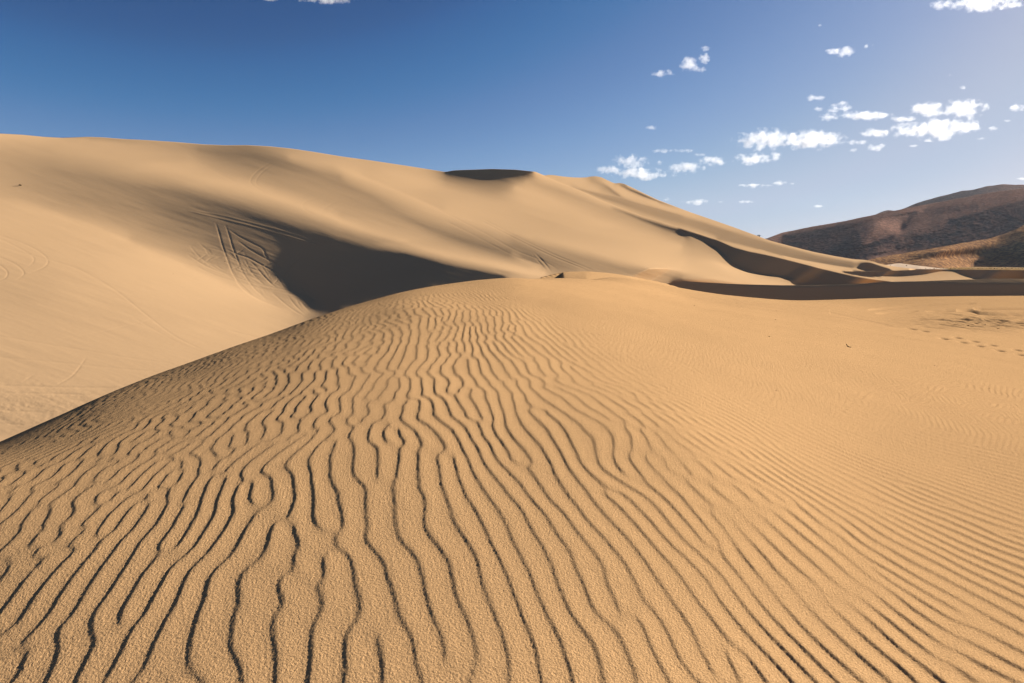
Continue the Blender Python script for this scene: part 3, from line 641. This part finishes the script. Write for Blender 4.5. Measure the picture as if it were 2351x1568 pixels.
# ------------------------------------------------------------------ desert floor and the dark hills
t=NT("desert_floor"); n1=t.noise(.004,4); n2=t.noise(.09,3,.7)
base=t.ramp(n1,[(.40,(.42,.29,.16)),(.55,(.36,.22,.09))]); dots=t.ramp(n2,[(.44,(.35,.33,.3)),(.52,(1,1,1))])
t.l(t.mix(1.0,base,dots,'MULTIPLY'),t.b.inputs["Base Color"]); M_floor=t.m
fy=np.concatenate([np.linspace(-300,400,8),np.geomspace(450,42000,70)]); fx=np.concatenate([-np.geomspace(60000,300,30),np.linspace(-200,200,5),np.geomspace(300,60000,30)])
FX,FY=np.meshgrid(fx,fy); FZ=np.where((FY<600),-34.,-34+18*ss(FY,600,900))
FZ=FZ+1.2*fbm(FX*.004,FY*.004,17,3)*ss(FY,700,1200)
tag(mesh_obj("desert_floor",np.stack([FX,FY,FZ],2).reshape(-1,3),grid_faces(*FX.shape),M_floor),kind='structure')

def hill_material(name,rock,scrub,s1,s2):
    t=NT(name); a=t.noise(s1,5,.6); b=t.noise(s2,3,.7); c=t.noise(s1*.25,3,.5)
    col=t.mix(t.ramp(a,[(.38,(0,0,0)),(.62,(1,1,1))]),rock,tuple(k*1.35 for k in rock))
    col=t.mix(t.ramp(c,[(.42,(0,0,0)),(.58,(1,1,1))]),col,t.mix(.35,col,scrub))
    col=t.mix(t.ramp(b,[(.47,(1,1,1)),(.56,(0,0,0))]),col,scrub)
    t.l(col,t.b.inputs["Base Color"]); t.l(t.bump(a,.18,5.0,t.bump(b,.18,1.5)),t.b.inputs["Normal"]); return t.m
M_hill=hill_material("scrub_hill_rock",(.235,.125,.085),(.170,.092,.068),.012,.085)
M_spur=hill_material("scrub_spur_rock",(.40,.21,.09),(.19,.10,.055),.02,.11)
def Zc(px,py,y): return (px*2.2959,py*2.2959,y)
def hill(name,x0,x1,top_pts,bottom,anch,strokes,shadows,levels,mat,label,rough,seed,streak=1.0):
    tp=P('J',top_pts) if isinstance(top_pts,list) else top_pts
    f=lambda v: np.asarray(v,float)
    def top(px):
        y=smooth1(curve(tp,px),2); return y+.35*fbm(px*.13,px*0+seed,seed,4)
    def bot(px): return px*0+bottom
    s=Sheet(x0,x1,top,bot,anch,strokes,shadows,0,0,f=f)
    w=s.solve(levels,mu=.01,nu=.02,its=(14,9,6))
    ny,nx=w.shape; NY,NX=int(ny*2.0),int(nx*2.0)
    wf=resize(w,NY,NX); px,py=(resize(q,NY,NX) for q in s.grid(ny,nx))
    q=px*.30+py*.95
    wf=wf+rough*(fbm(px*.10,q*.30,seed+3,5,.55)+.8*fbm(px*.45,py*.9,seed+9,3,.6))*np.clip((py-py[-1:])/3,0,1)
    d=np.exp(wf); X=(px-CXP)/FPX*d; V=(CYP-py)/FPX*d; x,y,z=cam2world(X,d,V)
    rows=[]
    for k in range(1,11):
        e=(k/10)**1.4*1500; rows.append(np.stack([x[-1]*(1+e/y[-1]),y[-1]+e,z[-1]-e*.34],1))
    V3=np.concatenate([np.stack([x,y,z],2),np.stack(rows)],0)
    o=mesh_obj(name,V3.reshape(-1,3),grid_faces(V3.shape[0],V3.shape[1]),mat); tag(o,label,'hill',kind='structure'); return px,py,x,y,z
LB=[(500,600),(700,520),(800,440),(880,345),(960,310),(1030,291),(1080,300),(1130,297),(1180,278),(1300,224),(1450,181),(1620,138),(1750,105),(1850,96),(2000,58),(2140,40),(2250,46),(2351,46),(2600,52),(3000,90),(3600,150)]
hill("far_hill",850,1190,LB,240,[Zc(850,215,4600),Zc(1010,185,4700),Zc(1190,190,4600),Zc(850,240,3900),Zc(1010,240,3900),Zc(1190,240,3900),Zc(1010,212,4300)],
 [('J',[(960,312,.12),(1030,297,.12)]),('J',[(1180,290,.1),(1300,235,.08),(1450,192,.08),(1620,150,.07),(1850,108,.07),(2000,70,.12),(2140,52,.16),(2351,60,.18),(2700,70,.18)]),
  ('J',[(1300,260,.04),(1600,190,.03),(1850,135,.05),(2100,90,.10)]),('J',[(800,500,.05),(1500,400,.05),(2600,400,.05)])],[],[(20,90),(40,180)],M_hill,'dark purple hill crest behind the main slope',.0008,11)
LM=[(-600,640),(-300,575),(-250,568),(-190,580),(0,512),(250,462),(500,418),(640,392),(870,343),(1000,318),(1080,303),(1170,284),(1300,256),(1450,228),(1620,196),(1800,162),(2000,126),(2200,98),(2351,80),(2700,40),(3600,-20)]
hill("scrub_hill",735,1190,LM,274,[Zc(735,236,2300),Zc(850,222,2500),Zc(950,203,2600),Zc(1024,187,2700),Zc(1190,170,2800),Zc(735,274,1500),Zc(850,274,1550),Zc(1024,274,1600),Zc(1190,274,1600),Zc(950,240,2000),Zc(1100,230,2100),Zc(850,250,1850)],
 [('J',[(-250,575,.28),(0,522,.32),(250,473,.36),(500,430,.38),(870,356,.40),(1080,316,.40),(1300,270,.42),(1620,212,.42),(1800,180,.40),(2000,146,.36),(2351,104,.40),(2700,66,.40)]),
  ('J',[(0,545,.02),(250,495,.02),(500,455,.01),(750,405,.02),(900,380,.04),(1050,345,.05),(1200,325,.06),(1300,310,.05)]),('J',[(0,620,.02),(400,650,.02),(700,560,.03),(700,480,.02)]),
  ('J',[(930,420,.38),(1000,425,.42),(1100,430,.42),(1140,450,.38)]),('J',[(1000,460,.34),(1080,485,.40),(1130,490,.36)]),('J',[(900,400,.14),(1000,390,.24),(1150,380,.26),(1200,375,.2)]),
  ('J',[(1165,440,-.02),(1160,480,-.02),(1200,420,.0)]),('J',[(1060,520,.16),(960,560,.16),(860,600,.14),(790,625,.10)]),('J',[(1090,530,.0),(980,580,-.01),(880,620,-.02),(700,660,-.03),(500,690,-.02)]),
  ('J',[(1250,480,.10),(1400,460,.13),(1500,440,.08)]),('J',[(1560,385,.2),(1700,350,.24),(1900,290,.24),(2050,240,.25),(2200,190,.28),(2351,148,.3),(2700,60,.2)]),
  ('J',[(1600,400,.02),(1800,350,.01),(2000,300,.01),(2200,240,.02),(2351,210,.02),(2700,150,.02)]),('J',[(1400,290,.09),(1600,270,.07),(1800,230,.12),(2000,200,.14),(2200,150,.16)]),
  ('J',[(1500,320,.05),(1700,300,.04),(1900,260,.05)]),('J',[(1300,560,.02),(1600,560,.01),(1900,500,.02),(2200,400,.0),(2351,350,.0)]),('J',[(900,700,.10),(1050,690,.18),(1200,680,.12)]),('J',[(850,760,.16),(1000,740,.22),(1150,720,.2)]),
  ('J',[(600,740,.0),(800,730,.01),(1400,640,.03)]),('J',[(1000,620,.04),(1200,600,.06),(1400,590,.03)])],[],[(40,115),(80,230)],M_hill,'dark brown scrub covered hill rising on the right',.0017,5)
LS=[(700,860),(790,800),(830,778),(1000,745),(1100,728),(1200,710),(1450,668),(1700,624),(1850,598),(2000,572),(2100,545),(2200,510),(2280,478),(2351,440),(2600,330),(3600,200)]
hill("hill_spur",855,1190,LS,272,[Zc(855,262,1200),Zc(950,248,1500),Zc(1024,225,1700),Zc(1190,210,1800),Zc(855,272,1130),Zc(950,272,1130),Zc(1024,272,1130),Zc(1190,272,1130),Zc(980,260,1300)],
 [('J',[(830,785,.25),(1000,752,.36),(1200,717,.38),(1450,676,.36),(1700,634,.36),(1850,608,.34),(2000,582,.33),(2150,545,.3),(2351,452,.34),(2600,345,.3)]),
  ('J',[(1150,745,.18),(1300,730,.08),(1450,715,.02),(1600,705,.03),(1800,690,.01),(2000,650,.08)]),('J',[(1500,690,.2),(1700,665,.3),(1900,640,.26),(2050,615,.2)]),
  ('J',[(1250,765,.05),(1400,750,.02),(1550,740,.05),(1700,725,.03),(1850,710,.0),(2050,680,-.02),(2351,640,-.02),(2700,600,-.02)]),
  ('J',[(1350,800,.2),(1500,780,.36),(1650,765,.42),(1800,770,.44),(1890,775,.42)]),('J',[(1400,830,.32),(1550,820,.4),(1700,815,.45),(1850,830,.45)]),('J',[(1400,855,.36),(1600,858,.42),(1850,858,.42)]),
  ('J',[(1910,775,-.03),(1880,800,-.03),(1870,840,-.03),(1900,860,-.02)]),('J',[(2000,760,-.02),(2200,760,-.02),(2351,760,-.02),(2700,760,-.02)]),('J',[(2000,850,-.01),(2351,850,-.01)]),
  ('J',[(2100,560,.1),(2250,520,.0),(2351,500,.0)]),('J',[(900,790,.2),(1100,780,.15)])],[],[(30,90),(70,190)],M_spur,'low golden brown spur at the foot of the hill',.0008,23)
# pale blown sand at the foot of the spur
PS=P('F',[(-300,770),(300,740),(430,712),(500,706),(600,689),(640,688),(700,696),(800,709),(900,722),(1000,733),(1100,746),(1200,758),(1320,768),(1700,775),(2351,781),(2900,782)])
s3=Sheet(835,1060,lambda px:smooth1(curve(PS,px),1),lambda px:px*0+273,[Zc(835,266,1000),Zc(900,262,1060),Zc(960,268,1040),Zc(1060,270,1040),Zc(835,273,880),Zc(950,273,880),Zc(1060,273,880)],
 [('F',[(430,722,.42),(640,696,.46),(900,731,.44),(1100,755,.42),(1300,775,.42),(2351,790,.42)]),('F',[(560,715,.28),(700,735,.22),(900,750,.25)]),('F',[(600,760,.4),(900,775,.4)])],[],0,0,f=lambda v:np.asarray(v,float))
w3=s3.solve([(12,80),(24,160)],mu=.01,nu=.02,its=(12,8)); p3,q3=s3.grid(*w3.shape); d3=np.exp(w3+.0008*fbm(p3*.3,q3*1.2,7,3))
x3,y3,z3=cam2world((p3-CXP)/FPX*d3,d3,(CYP-q3)/FPX*d3)
V3=np.concatenate([np.stack([x3,y3,z3],2)]+[np.stack([x3[-1]*(1+e/y3[-1]),y3[-1]+e,z3[-1]-e*.3],1)[None] for e in (15,45,90)],0)
t=NT("pale_sand"); t.l(t.mix(t.noise(.05,3),(.50,.36,.24),(.56,.42,.30)),t.b.inputs["Base Color"])
tag(mesh_obj("sand_bank",V3.reshape(-1,3),grid_faces(V3.shape[0],V3.shape[1]),t.m),'pale blown sand bank at the foot of the spur','sand',kind='structure')
# ------------------------------------------------------------------ where does a sight line meet the ground
def at_near(qx,qy):
    X=(qx-CXP)/FPX; V=(CYP-qy)/FPX; dx,dy,dz=cam2world(X,1.0,V); yy=np.linspace(1.5,105,6000); xx=dx/dy*yy; zz=dz/dy*yy
    fi=np.round(np.interp(yy,ys,np.arange(len(ys)))).astype(int); ui=np.clip(np.round(np.interp(xx/(yy+1.2),us,np.arange(len(us)))).astype(int),0,len(us)-1)
    k=np.argmax(ZD[fi,ui]>=zz); return float(xx[k]),float(yy[k]),float(ZD[fi[k],ui[k]])
def at_dune(qx,qy):
    k=np.argmin((GPX-qx)**2+(GPY-qy)**2); return float(GX.flat[k]),float(GY.flat[k]),float(GZ.flat[k])
# ------------------------------------------------------------------ twig, plant fragments, shrubs
t=NT("dead_wood"); t.l(t.mix(t.noise(60,4),(.045,.027,.016),(.11,.07,.04)),t.b.inputs["Base Color"]); M_wood=t.m
t=NT("dark_scrub_leaf"); t.l(t.mix(t.noise(9,3),(.028,.030,.016),(.075,.068,.035)),t.b.inputs["Base Color"]); M_leaf=t.m
def tube(path,rad,n=7):
    V=[];F=[]; P_=[np.array(p,float) for p in path]
    for i,p in enumerate(P_):
        d=P_[min(i+1,len(P_)-1)]-P_[max(i-1,0)]; d/=np.linalg.norm(d)+1e-9
        a=np.cross(d,(0.3,.9,.25)); a/=np.linalg.norm(a); b=np.cross(d,a); r=rad[i] if hasattr(rad,'__len__') else rad
        for k in range(n):
            t_=2*math.pi*k/n; V.append(p+r*(a*math.cos(t_)+b*math.sin(t_)))
    for i in range(len(P_)-1):
        for k in range(n): F.append((i*n+k,i*n+(k+1)%n,(i+1)*n+(k+1)%n,(i+1)*n+k))
    F.append(tuple(range(n))[::-1]); F.append(tuple((len(P_)-1)*n+k for k in range(n))); return V,F
def join(parts):
    V=[];F=[]
    for v,f in parts:
        o=len(V); V+=list(v); F+=[tuple(i+o for i in q) for q in f]
    return V,F
X0,Y0,Z0=at_near(849.2,347.2); u_=Y0/569*1.0   # metres per pixel there
st=[(0.5*u_,0,-.3*u_),(-.2*u_,.2*u_,.35*u_),(-1.6*u_,.3*u_,.9*u_),(-2.6*u_,.2*u_,2.2*u_),(-3.1*u_,0,3.6*u_)]
V,F=join([tube(st,[.55*u_,.5*u_,.42*u_,.33*u_,.18*u_]),tube([(-1.6*u_,.3*u_,.8*u_),(-.6*u_,1.2*u_,1.0*u_),(.5*u_,2.0*u_,.7*u_)],[.3*u_,.2*u_,.1*u_],5),tube([(0,0,.1*u_),(1.3*u_,-.4*u_,.15*u_),(2.2*u_,-.3*u_,.05*u_)],[.4*u_,.3*u_,.12*u_],5)])
o=mesh_obj("twig",V,F,M_wood); o.location=(X0,Y0,Z0); tag(o,'bent dark dead twig standing upright out of the ripples on the right','twig')
def fragment(seed,s):
    r=random.Random(seed); parts=[]
    for k in range(5):
        a=r.uniform(0,6.28); l=s*r.uniform(.5,1.2); p0=(r.gauss(0,.15)*s,r.gauss(0,.15)*s,.05*s)
        parts.append(tube([p0,(p0[0]+math.cos(a)*l*.5,p0[1]+math.sin(a)*l*.5,s*r.uniform(.1,.4)),(p0[0]+math.cos(a)*l,p0[1]+math.sin(a)*l,s*r.uniform(.02,.35))],[.16*s,.13*s,.05*s],5))
    return join(parts)
FR=[((769.2,336.6),.9,'dark plant scrap lying left of the bent twig, beyond the first ripples'),((934.4,365.6),.8,'small dark plant scrap right of the bent twig'),
((989.4,388.6),.6,'tiny dark plant scrap near the right edge of the rippled sand'),((776.2,390.8),.75,'dark plant scrap on the ripples straight below and left of the twig'),
((694,305.6),.6,'dark plant scrap on the smooth sand near the shaded dune band'),((736.7,303.2),.6,'dark plant scrap just below the long shaded band'),((776.3,310.8),.45,'faint plant scrap on the smooth sand above the ripples'),
((775.6,319.6),.6,'plant scrap between the ripples and the smooth pale sand'),((712.1,329.5),.5,'small plant scrap at the upper edge of the fine ripples'),((613.3,288.3),.75,'dark plant scrap on the second hump near its left end'),
((615.7,294.6),.5,'small plant scrap below the one on the second hump'),((652,290),.45,'tiny plant scrap on the right shoulder of the second hump'),((657.5,342.1),.45,'tiny plant scrap among the mid distance ripples'),
((968,325.8),1.3,'largest dark plant clump on the churned sand flat'),((985,324.6),1.0,'dark plant clump on the churned sand, middle of the three'),((997.6,328.6),.9,'dark plant clump on the churned sand, nearest the right edge')]
for i,((a,b),s,lab) in enumerate(FR):
    p=at_near(a,b); u_=p[1]/569; V,F=fragment(i,s*u_*1.15); o=mesh_obj("plant_scrap",V,F,M_wood); o.location=p; tag(o,lab,'plant scrap','dark plant scraps scattered on the sand')
def shrub(seed,R,n=170):
    r=random.Random(seed); V=[];F=[]
    for k in range(n):
        a=r.uniform(0,6.283); e=r.uniform(0,1)**.7; rr=R*(.55+.45*r.random())*(.75+.25*math.sin(a*3+seed)); c=np.array([math.cos(a)*math.sqrt(1-e*e*.9)*rr,math.sin(a)*math.sqrt(1-e*e*.9)*rr,e*R*.85+.05*R])
        q=np.array([r.gauss(0,1) for _ in range(3)]); q/=np.linalg.norm(q); w_=np.cross(q,(0.1,.2,1)); w_/=np.linalg.norm(w_); l=R*r.uniform(.10,.22); b=len(V)
        V+=[c-w_*l*.4,c+q*l*.5-w_*0,c+w_*l*.4,c-q*l*.9]; F.append((b,b+1,b+2,b+3))
    return V,F
def make_shrub(seed,R,p,label,group=None):
    root=bpy.data.objects.new("desert_shrub",None); SC.collection.objects.link(root); root.location=p; tag(root,label,'shrub',group)
    V,F=shrub(seed,R); mesh_obj("foliage",V,F,M_leaf,root,smooth=False)
    r=random.Random(seed+1); st=[tube([(0,0,-.1*R),(r.gauss(0,.2)*R,r.gauss(0,.2)*R,.35*R),(r.gauss(0,.45)*R,r.gauss(0,.45)*R,.7*R)],[.06*R,.045*R,.02*R],5) for _ in range(5)]
    V,F=join(st); mesh_obj("stem",V,F,M_wood,root); return root
p=at_dune(20.2,186.2); make_shrub(3,p[1]/569*1.9,p,'small dark shrub alone on the shaded upper slope, far left')
for k,(a,b,s,lab) in enumerate(((173.5,274,.45,'tiny dark tuft on the bright slope left of the wheel tracks'),(225,261.6,.5,'tiny dark tuft beside the wheel tracks'),(71,324,.35,'tiny dark tuft low on the left slope'))):
    p=at_dune(a,b); make_shrub(20+k,p[1]/569*s,p,lab,'tiny tufts on the left slope')
y_=640.; p=cam2world((758.5-CXP)/FPX*y_,y_,(CYP-237.2)/FPX*y_)
make_shrub(31,2.6*y_/569,p,'dark shrub showing over the dune skyline beside the hill')
rs=random.Random(77); proto=None
for k in range(44):
    qx=890+134*(k+rs.random())/44 if k>6 else 880+rs.random()*60; qy=268.3+rs.gauss(0,.3) if k>6 else 264.5+rs.random()*2; y_=rs.uniform(880,1000); X=(qx-CXP)/FPX; V=(CYP-qy)/FPX; dx,dy,dz=cam2world(X,1.,V)
    zf=-16.0
    loc=(dx/dy*y_,y_,max(dz/dy*y_-.6,zf-.2) if k>6 else dz/dy*y_)
    if proto is None: proto=make_shrub(40,1.2,loc,'low dark desert shrub in the line along the foot of the hill','shrubs along the foot of the hill'); o=proto
    else:
        o=proto.copy(); SC.collection.objects.link(o); o.location=loc
        for ch in proto.children:
            c=ch.copy(); SC.collection.objects.link(c); c.parent=o
    s=rs.uniform(.6,1.3); o.scale=(s*rs.uniform(1,1.6),s,s*rs.uniform(.7,1)); o.rotation_euler=(0,0,rs.uniform(0,6))
# ------------------------------------------------------------------ clouds
def cloud_material():
    m=bpy.data.materials.new("cloud"); m.use_nodes=True; t=m.node_tree; t.nodes.clear()
    N=lambda k:t.nodes.new(k); L=t.links.new
    out=N("ShaderNodeOutputMaterial"); v=N("ShaderNodeVolumePrincipled"); L(v.outputs[0],out.inputs["Volume"])
    v.inputs["Color"].default_value=(1,1,1,1); v.inputs["Anisotropy"].default_value=.35
    tc=N("ShaderNodeTexCoord"); oi=N("ShaderNodeObjectInfo")
    ln=N("ShaderNodeVectorMath"); ln.operation='LENGTH'; L(tc.outputs["Object"],ln.inputs[0])
    ge=N("ShaderNodeNewGeometry")
    def noise(scale,det,rough):
        q=N("ShaderNodeTexNoise"); q.noise_dimensions='4D'; q.inputs["Scale"].default_value=scale; q.inputs["Detail"].default_value=det; q.inputs["Roughness"].default_value=rough
        r=N("ShaderNodeMath"); r.operation='MULTIPLY'; r.inputs[1].default_value=37.; L(oi.outputs["Random"],r.inputs[0]); L(r.outputs[0],q.inputs["W"]); return q
    a=noise(1.5,1,.5); L(tc.outputs["Object"],a.inputs["Vector"])
    b=noise(.009,6,.68); L(ge.outputs["Position"],b.inputs["Vector"])
    def M(op,x,y):
        q=N("ShaderNodeMath"); q.operation=op
        for i,z in enumerate((x,y)):
            if isinstance(z,(int,float)): q.inputs[i].default_value=z
            else: L(z,q.inputs[i])
        return q.outputs[0]
    s=M('ADD',M('MULTIPLY',M('SUBTRACT',a.outputs[0],.5),1.5),M('MULTIPLY',M('SUBTRACT',b.outputs[0],.5),3.3))
    s=M('SUBTRACT',M('ADD',s,.62),M('POWER',ln.outputs["Value"],1.6))
    mr=N("ShaderNodeMapRange"); mr.inputs["From Min"].default_value=0; mr.inputs["From Max"].default_value=.95; mr.inputs["To Min"].default_value=0; mr.inputs["To Max"].default_value=1; L(s,mr.inputs["Value"])
    L(M('MULTIPLY',mr.outputs[0],.011),v.inputs["Density"]); return m
M_cloud=cloud_material()
CL=[ # x,y,w,h in the picture, label
('L',430,292,64,30,'thin wisp above the small ragged cloud left of centre right'),('L',330,385,110,75,'ragged small cloud high above the dune peaks'),('L',432,352,85,50,'upper right lobe beside the ragged small cloud'),('L',395,420,80,40,'lower lobe under the ragged small cloud'),
('L',180,440,145,44,'thin torn wisp left of the ragged small cloud'),('L',1120,153,26,14,'tiny lone puff highest in the open sky'),('L',1195,308,75,38,'left half of the slanted pair of wisps'),('L',1275,313,112,54,'right half of the slanted pair of wisps'),
('L',1400,275,30,24,'tiny puff right of the slanted pair'),('L',1443,270,30,13,'tiny flake at the end of the slanted pair'),('L',1880,28,160,52,'left arm of the cloud cut by the top edge'),('L',2090,22,300,80,'broad cloud cut by the top edge at right'),('L',2270,25,150,50,'right end of the cloud cut by the top edge'),
('L',1910,452,42,18,'tiny faint puff above the big right cloud bank'),('L',1990,525,56,24,'small faint puff just above the big right cloud bank'),('L',1093,588,116,36,'flat little cloud above the stepped cloud'),
('L',1120,655,72,26,'small flake left of the stepped cloud'),('L',1265,640,130,50,'top step of the stepped cloud'),('L',1205,665,110,40,'middle step of the stepped cloud'),('L',1175,702,130,42,'bottom step of the stepped cloud'),
('L',1400,695,280,50,'long low cloud right of the stepped cloud'),('L',1620,715,150,28,'thin link between the long low cloud and the big bank'),('L',1770,660,240,74,'upper left part of the big right cloud bank'),('L',1985,655,270,95,'upper right part of the big right cloud bank'),('L',1660,780,260,90,'lower left part of the big right cloud bank'),('L',1830,775,300,120,'lower middle part of the big right cloud bank'),('L',1990,760,220,70,'lower right part of the big right cloud bank'),
('L',1450,800,190,46,'left tail of the big right cloud bank'),('L',1350,855,116,32,'small flat cloud under the left tail of the big bank'),('L',1450,888,140,48,'ragged scrap under the left tail of the big bank'),('L',1325,903,44,22,'tiny puff lowest under the left tail of the big bank'),
('L',1775,845,84,18,'small flat scrap under the middle of the big bank'),('L',1680,878,64,16,'lowest flat scrap under the middle of the big bank'),('L',2305,648,110,36,'cloud touching the right edge beside the big bank'),('L',2170,773,64,26,'small puff right of the big bank, above a fainter one'),('L',2088,833,62,18,'faint puff below right of the big bank'),
('L',2250,727,46,14,'faint thin flake near the right edge'),('L',113,766,70,30,'small round puff alone above the left cloud row'),('L',790,842,330,110,'left dome of the large cloud with grey underside'),('L',1060,845,400,100,'right dome of the large cloud with grey underside'),
('L',720,958,220,62,'long puff under the left dome of the large cloud'),('L',855,945,66,58,'small upright puff under the large cloud'),('L',175,908,116,26,'flat flake above the left cloud row'),('L',320,906,145,22,'second flat flake above the left cloud row'),
('L',400,931,62,18,'short flake above the right end of the left cloud row'),('L',160,975,46,30,'faint puff over the middle of the left cloud row'),('L',-30,975,210,80,'tall lobe of the cloud resting on the dune peaks'),('L',60,1045,330,66,'wide base of the cloud resting on the dune peaks'),('L',-150,1020,160,50,'left tip of the cloud resting on the dune peaks'),
('L',320,1010,210,62,'middle of the cloud row right of the dune peaks'),('L',480,970,155,54,'right end of the cloud row right of the dune peaks'),('L',725,1118,190,28,'left strand of the flat cloud over the dune shoulder'),('L',870,1102,96,32,'bright knot in the flat cloud over the dune shoulder'),('L',955,1105,36,18,'right tip of the flat cloud over the dune shoulder'),
('L',370,1215,156,34,'low flat cloud just above the dune shoulder'),('L',675,1215,92,18,'thin flake to the right of the low flat cloud'),('L',525,1216,34,12,'tiny flake between two low flat clouds'),('L',1105,1240,84,17,'thin low flake between dune and hill'),('L',1228,1246,40,10,'faintest low flake nearest the hill'),
('L',195,1200,52,24,'faint puff low over the falling dune crest'),('L',2330,1077,60,16,'white sliver above the hill at the right edge'),('Z2',620,-3,50,8,'left wisp at the top edge of the deep blue sky'),('Z2',750,-1,110,15,'right wisp at the top edge of the deep blue sky')]
def ico(n=2):
    t=(1+5**.5)/2; v=[(-1,t,0),(1,t,0),(-1,-t,0),(1,-t,0),(0,-1,t),(0,1,t),(0,-1,-t),(0,1,-t),(t,0,-1),(t,0,1),(-t,0,-1),(-t,0,1)]
    f=[(0,11,5),(0,5,1),(0,1,7),(0,7,10),(0,10,11),(1,5,9),(5,11,4),(11,10,2),(10,7,6),(7,1,8),(3,9,4),(3,4,2),(3,2,6),(3,6,8),(3,8,9),(4,9,5),(2,4,11),(6,2,10),(8,6,7),(9,8,1)]
    v=[tuple(np.array(p)/np.linalg.norm(p)) for p in v]
    for _ in range(n):
        e={};g=[]
        def mid(a,b):
            k=(min(a,b),max(a,b))
            if k not in e: p=np.array(v[a])+np.array(v[b]); v.append(tuple(p/np.linalg.norm(p))); e[k]=len(v)-1
            return e[k]
        for a,b,c in f: x,y,z=mid(a,b),mid(b,c),mid(c,a); g+=[(a,x,z),(b,y,x),(c,z,y),(x,y,z)]
        f=g
    return v,f
iv,fv=ico(); proto=None
for c,cx,cy,cw,chh,lab in CL:
    sx,ox=(6.018,633.33) if c=='L' else (2.2959,0)
    qx,qy,w_,h_=ox+cx/sx,cy/sx,cw/sx,chh/sx; D=9000.
    X=(qx-CXP)/FPX; V=(CYP-qy)/FPX; p=cam2world(X*D,D,V*D)
    if proto is None: o=proto=mesh_obj("cloud",iv,fv,M_cloud,smooth=False)
    else: o=proto.copy(); SC.collection.objects.link(o)
    o.location=p; k=D/FPX; o.scale=(w_*k*.64,max(w_*.14,h_*.36)*k,h_*k*.68); tag(o,lab,'cloud','small white clouds in the right half of the sky')
# ------------------------------------------------------------------ the air
m=bpy.data.materials.new("haze"); m.use_nodes=True; t=m.node_tree; t.nodes.clear()
v=t.nodes.new("ShaderNodeVolumePrincipled"); o_=t.nodes.new("ShaderNodeOutputMaterial"); t.links.new(v.outputs[0],o_.inputs["Volume"])
v.inputs["Color"].default_value=(.72,.88,1,1); v.inputs["Density"].default_value=.000011; v.inputs["Anisotropy"].default_value=.2
hx,hy0,hy1,hz0,hz1=7600,-320,7600,-48,760
hv=[(a,b,c) for c in (hz0,hz1) for a,b in ((-hx,hy0),(hx,hy0),(hx,hy1),(-hx,hy1))]
tag(mesh_obj("haze",hv,[(0,3,2,1),(4,5,6,7),(0,1,5,4),(1,2,6,5),(2,3,7,6),(3,0,4,7)],m,smooth=False),kind='stuff')
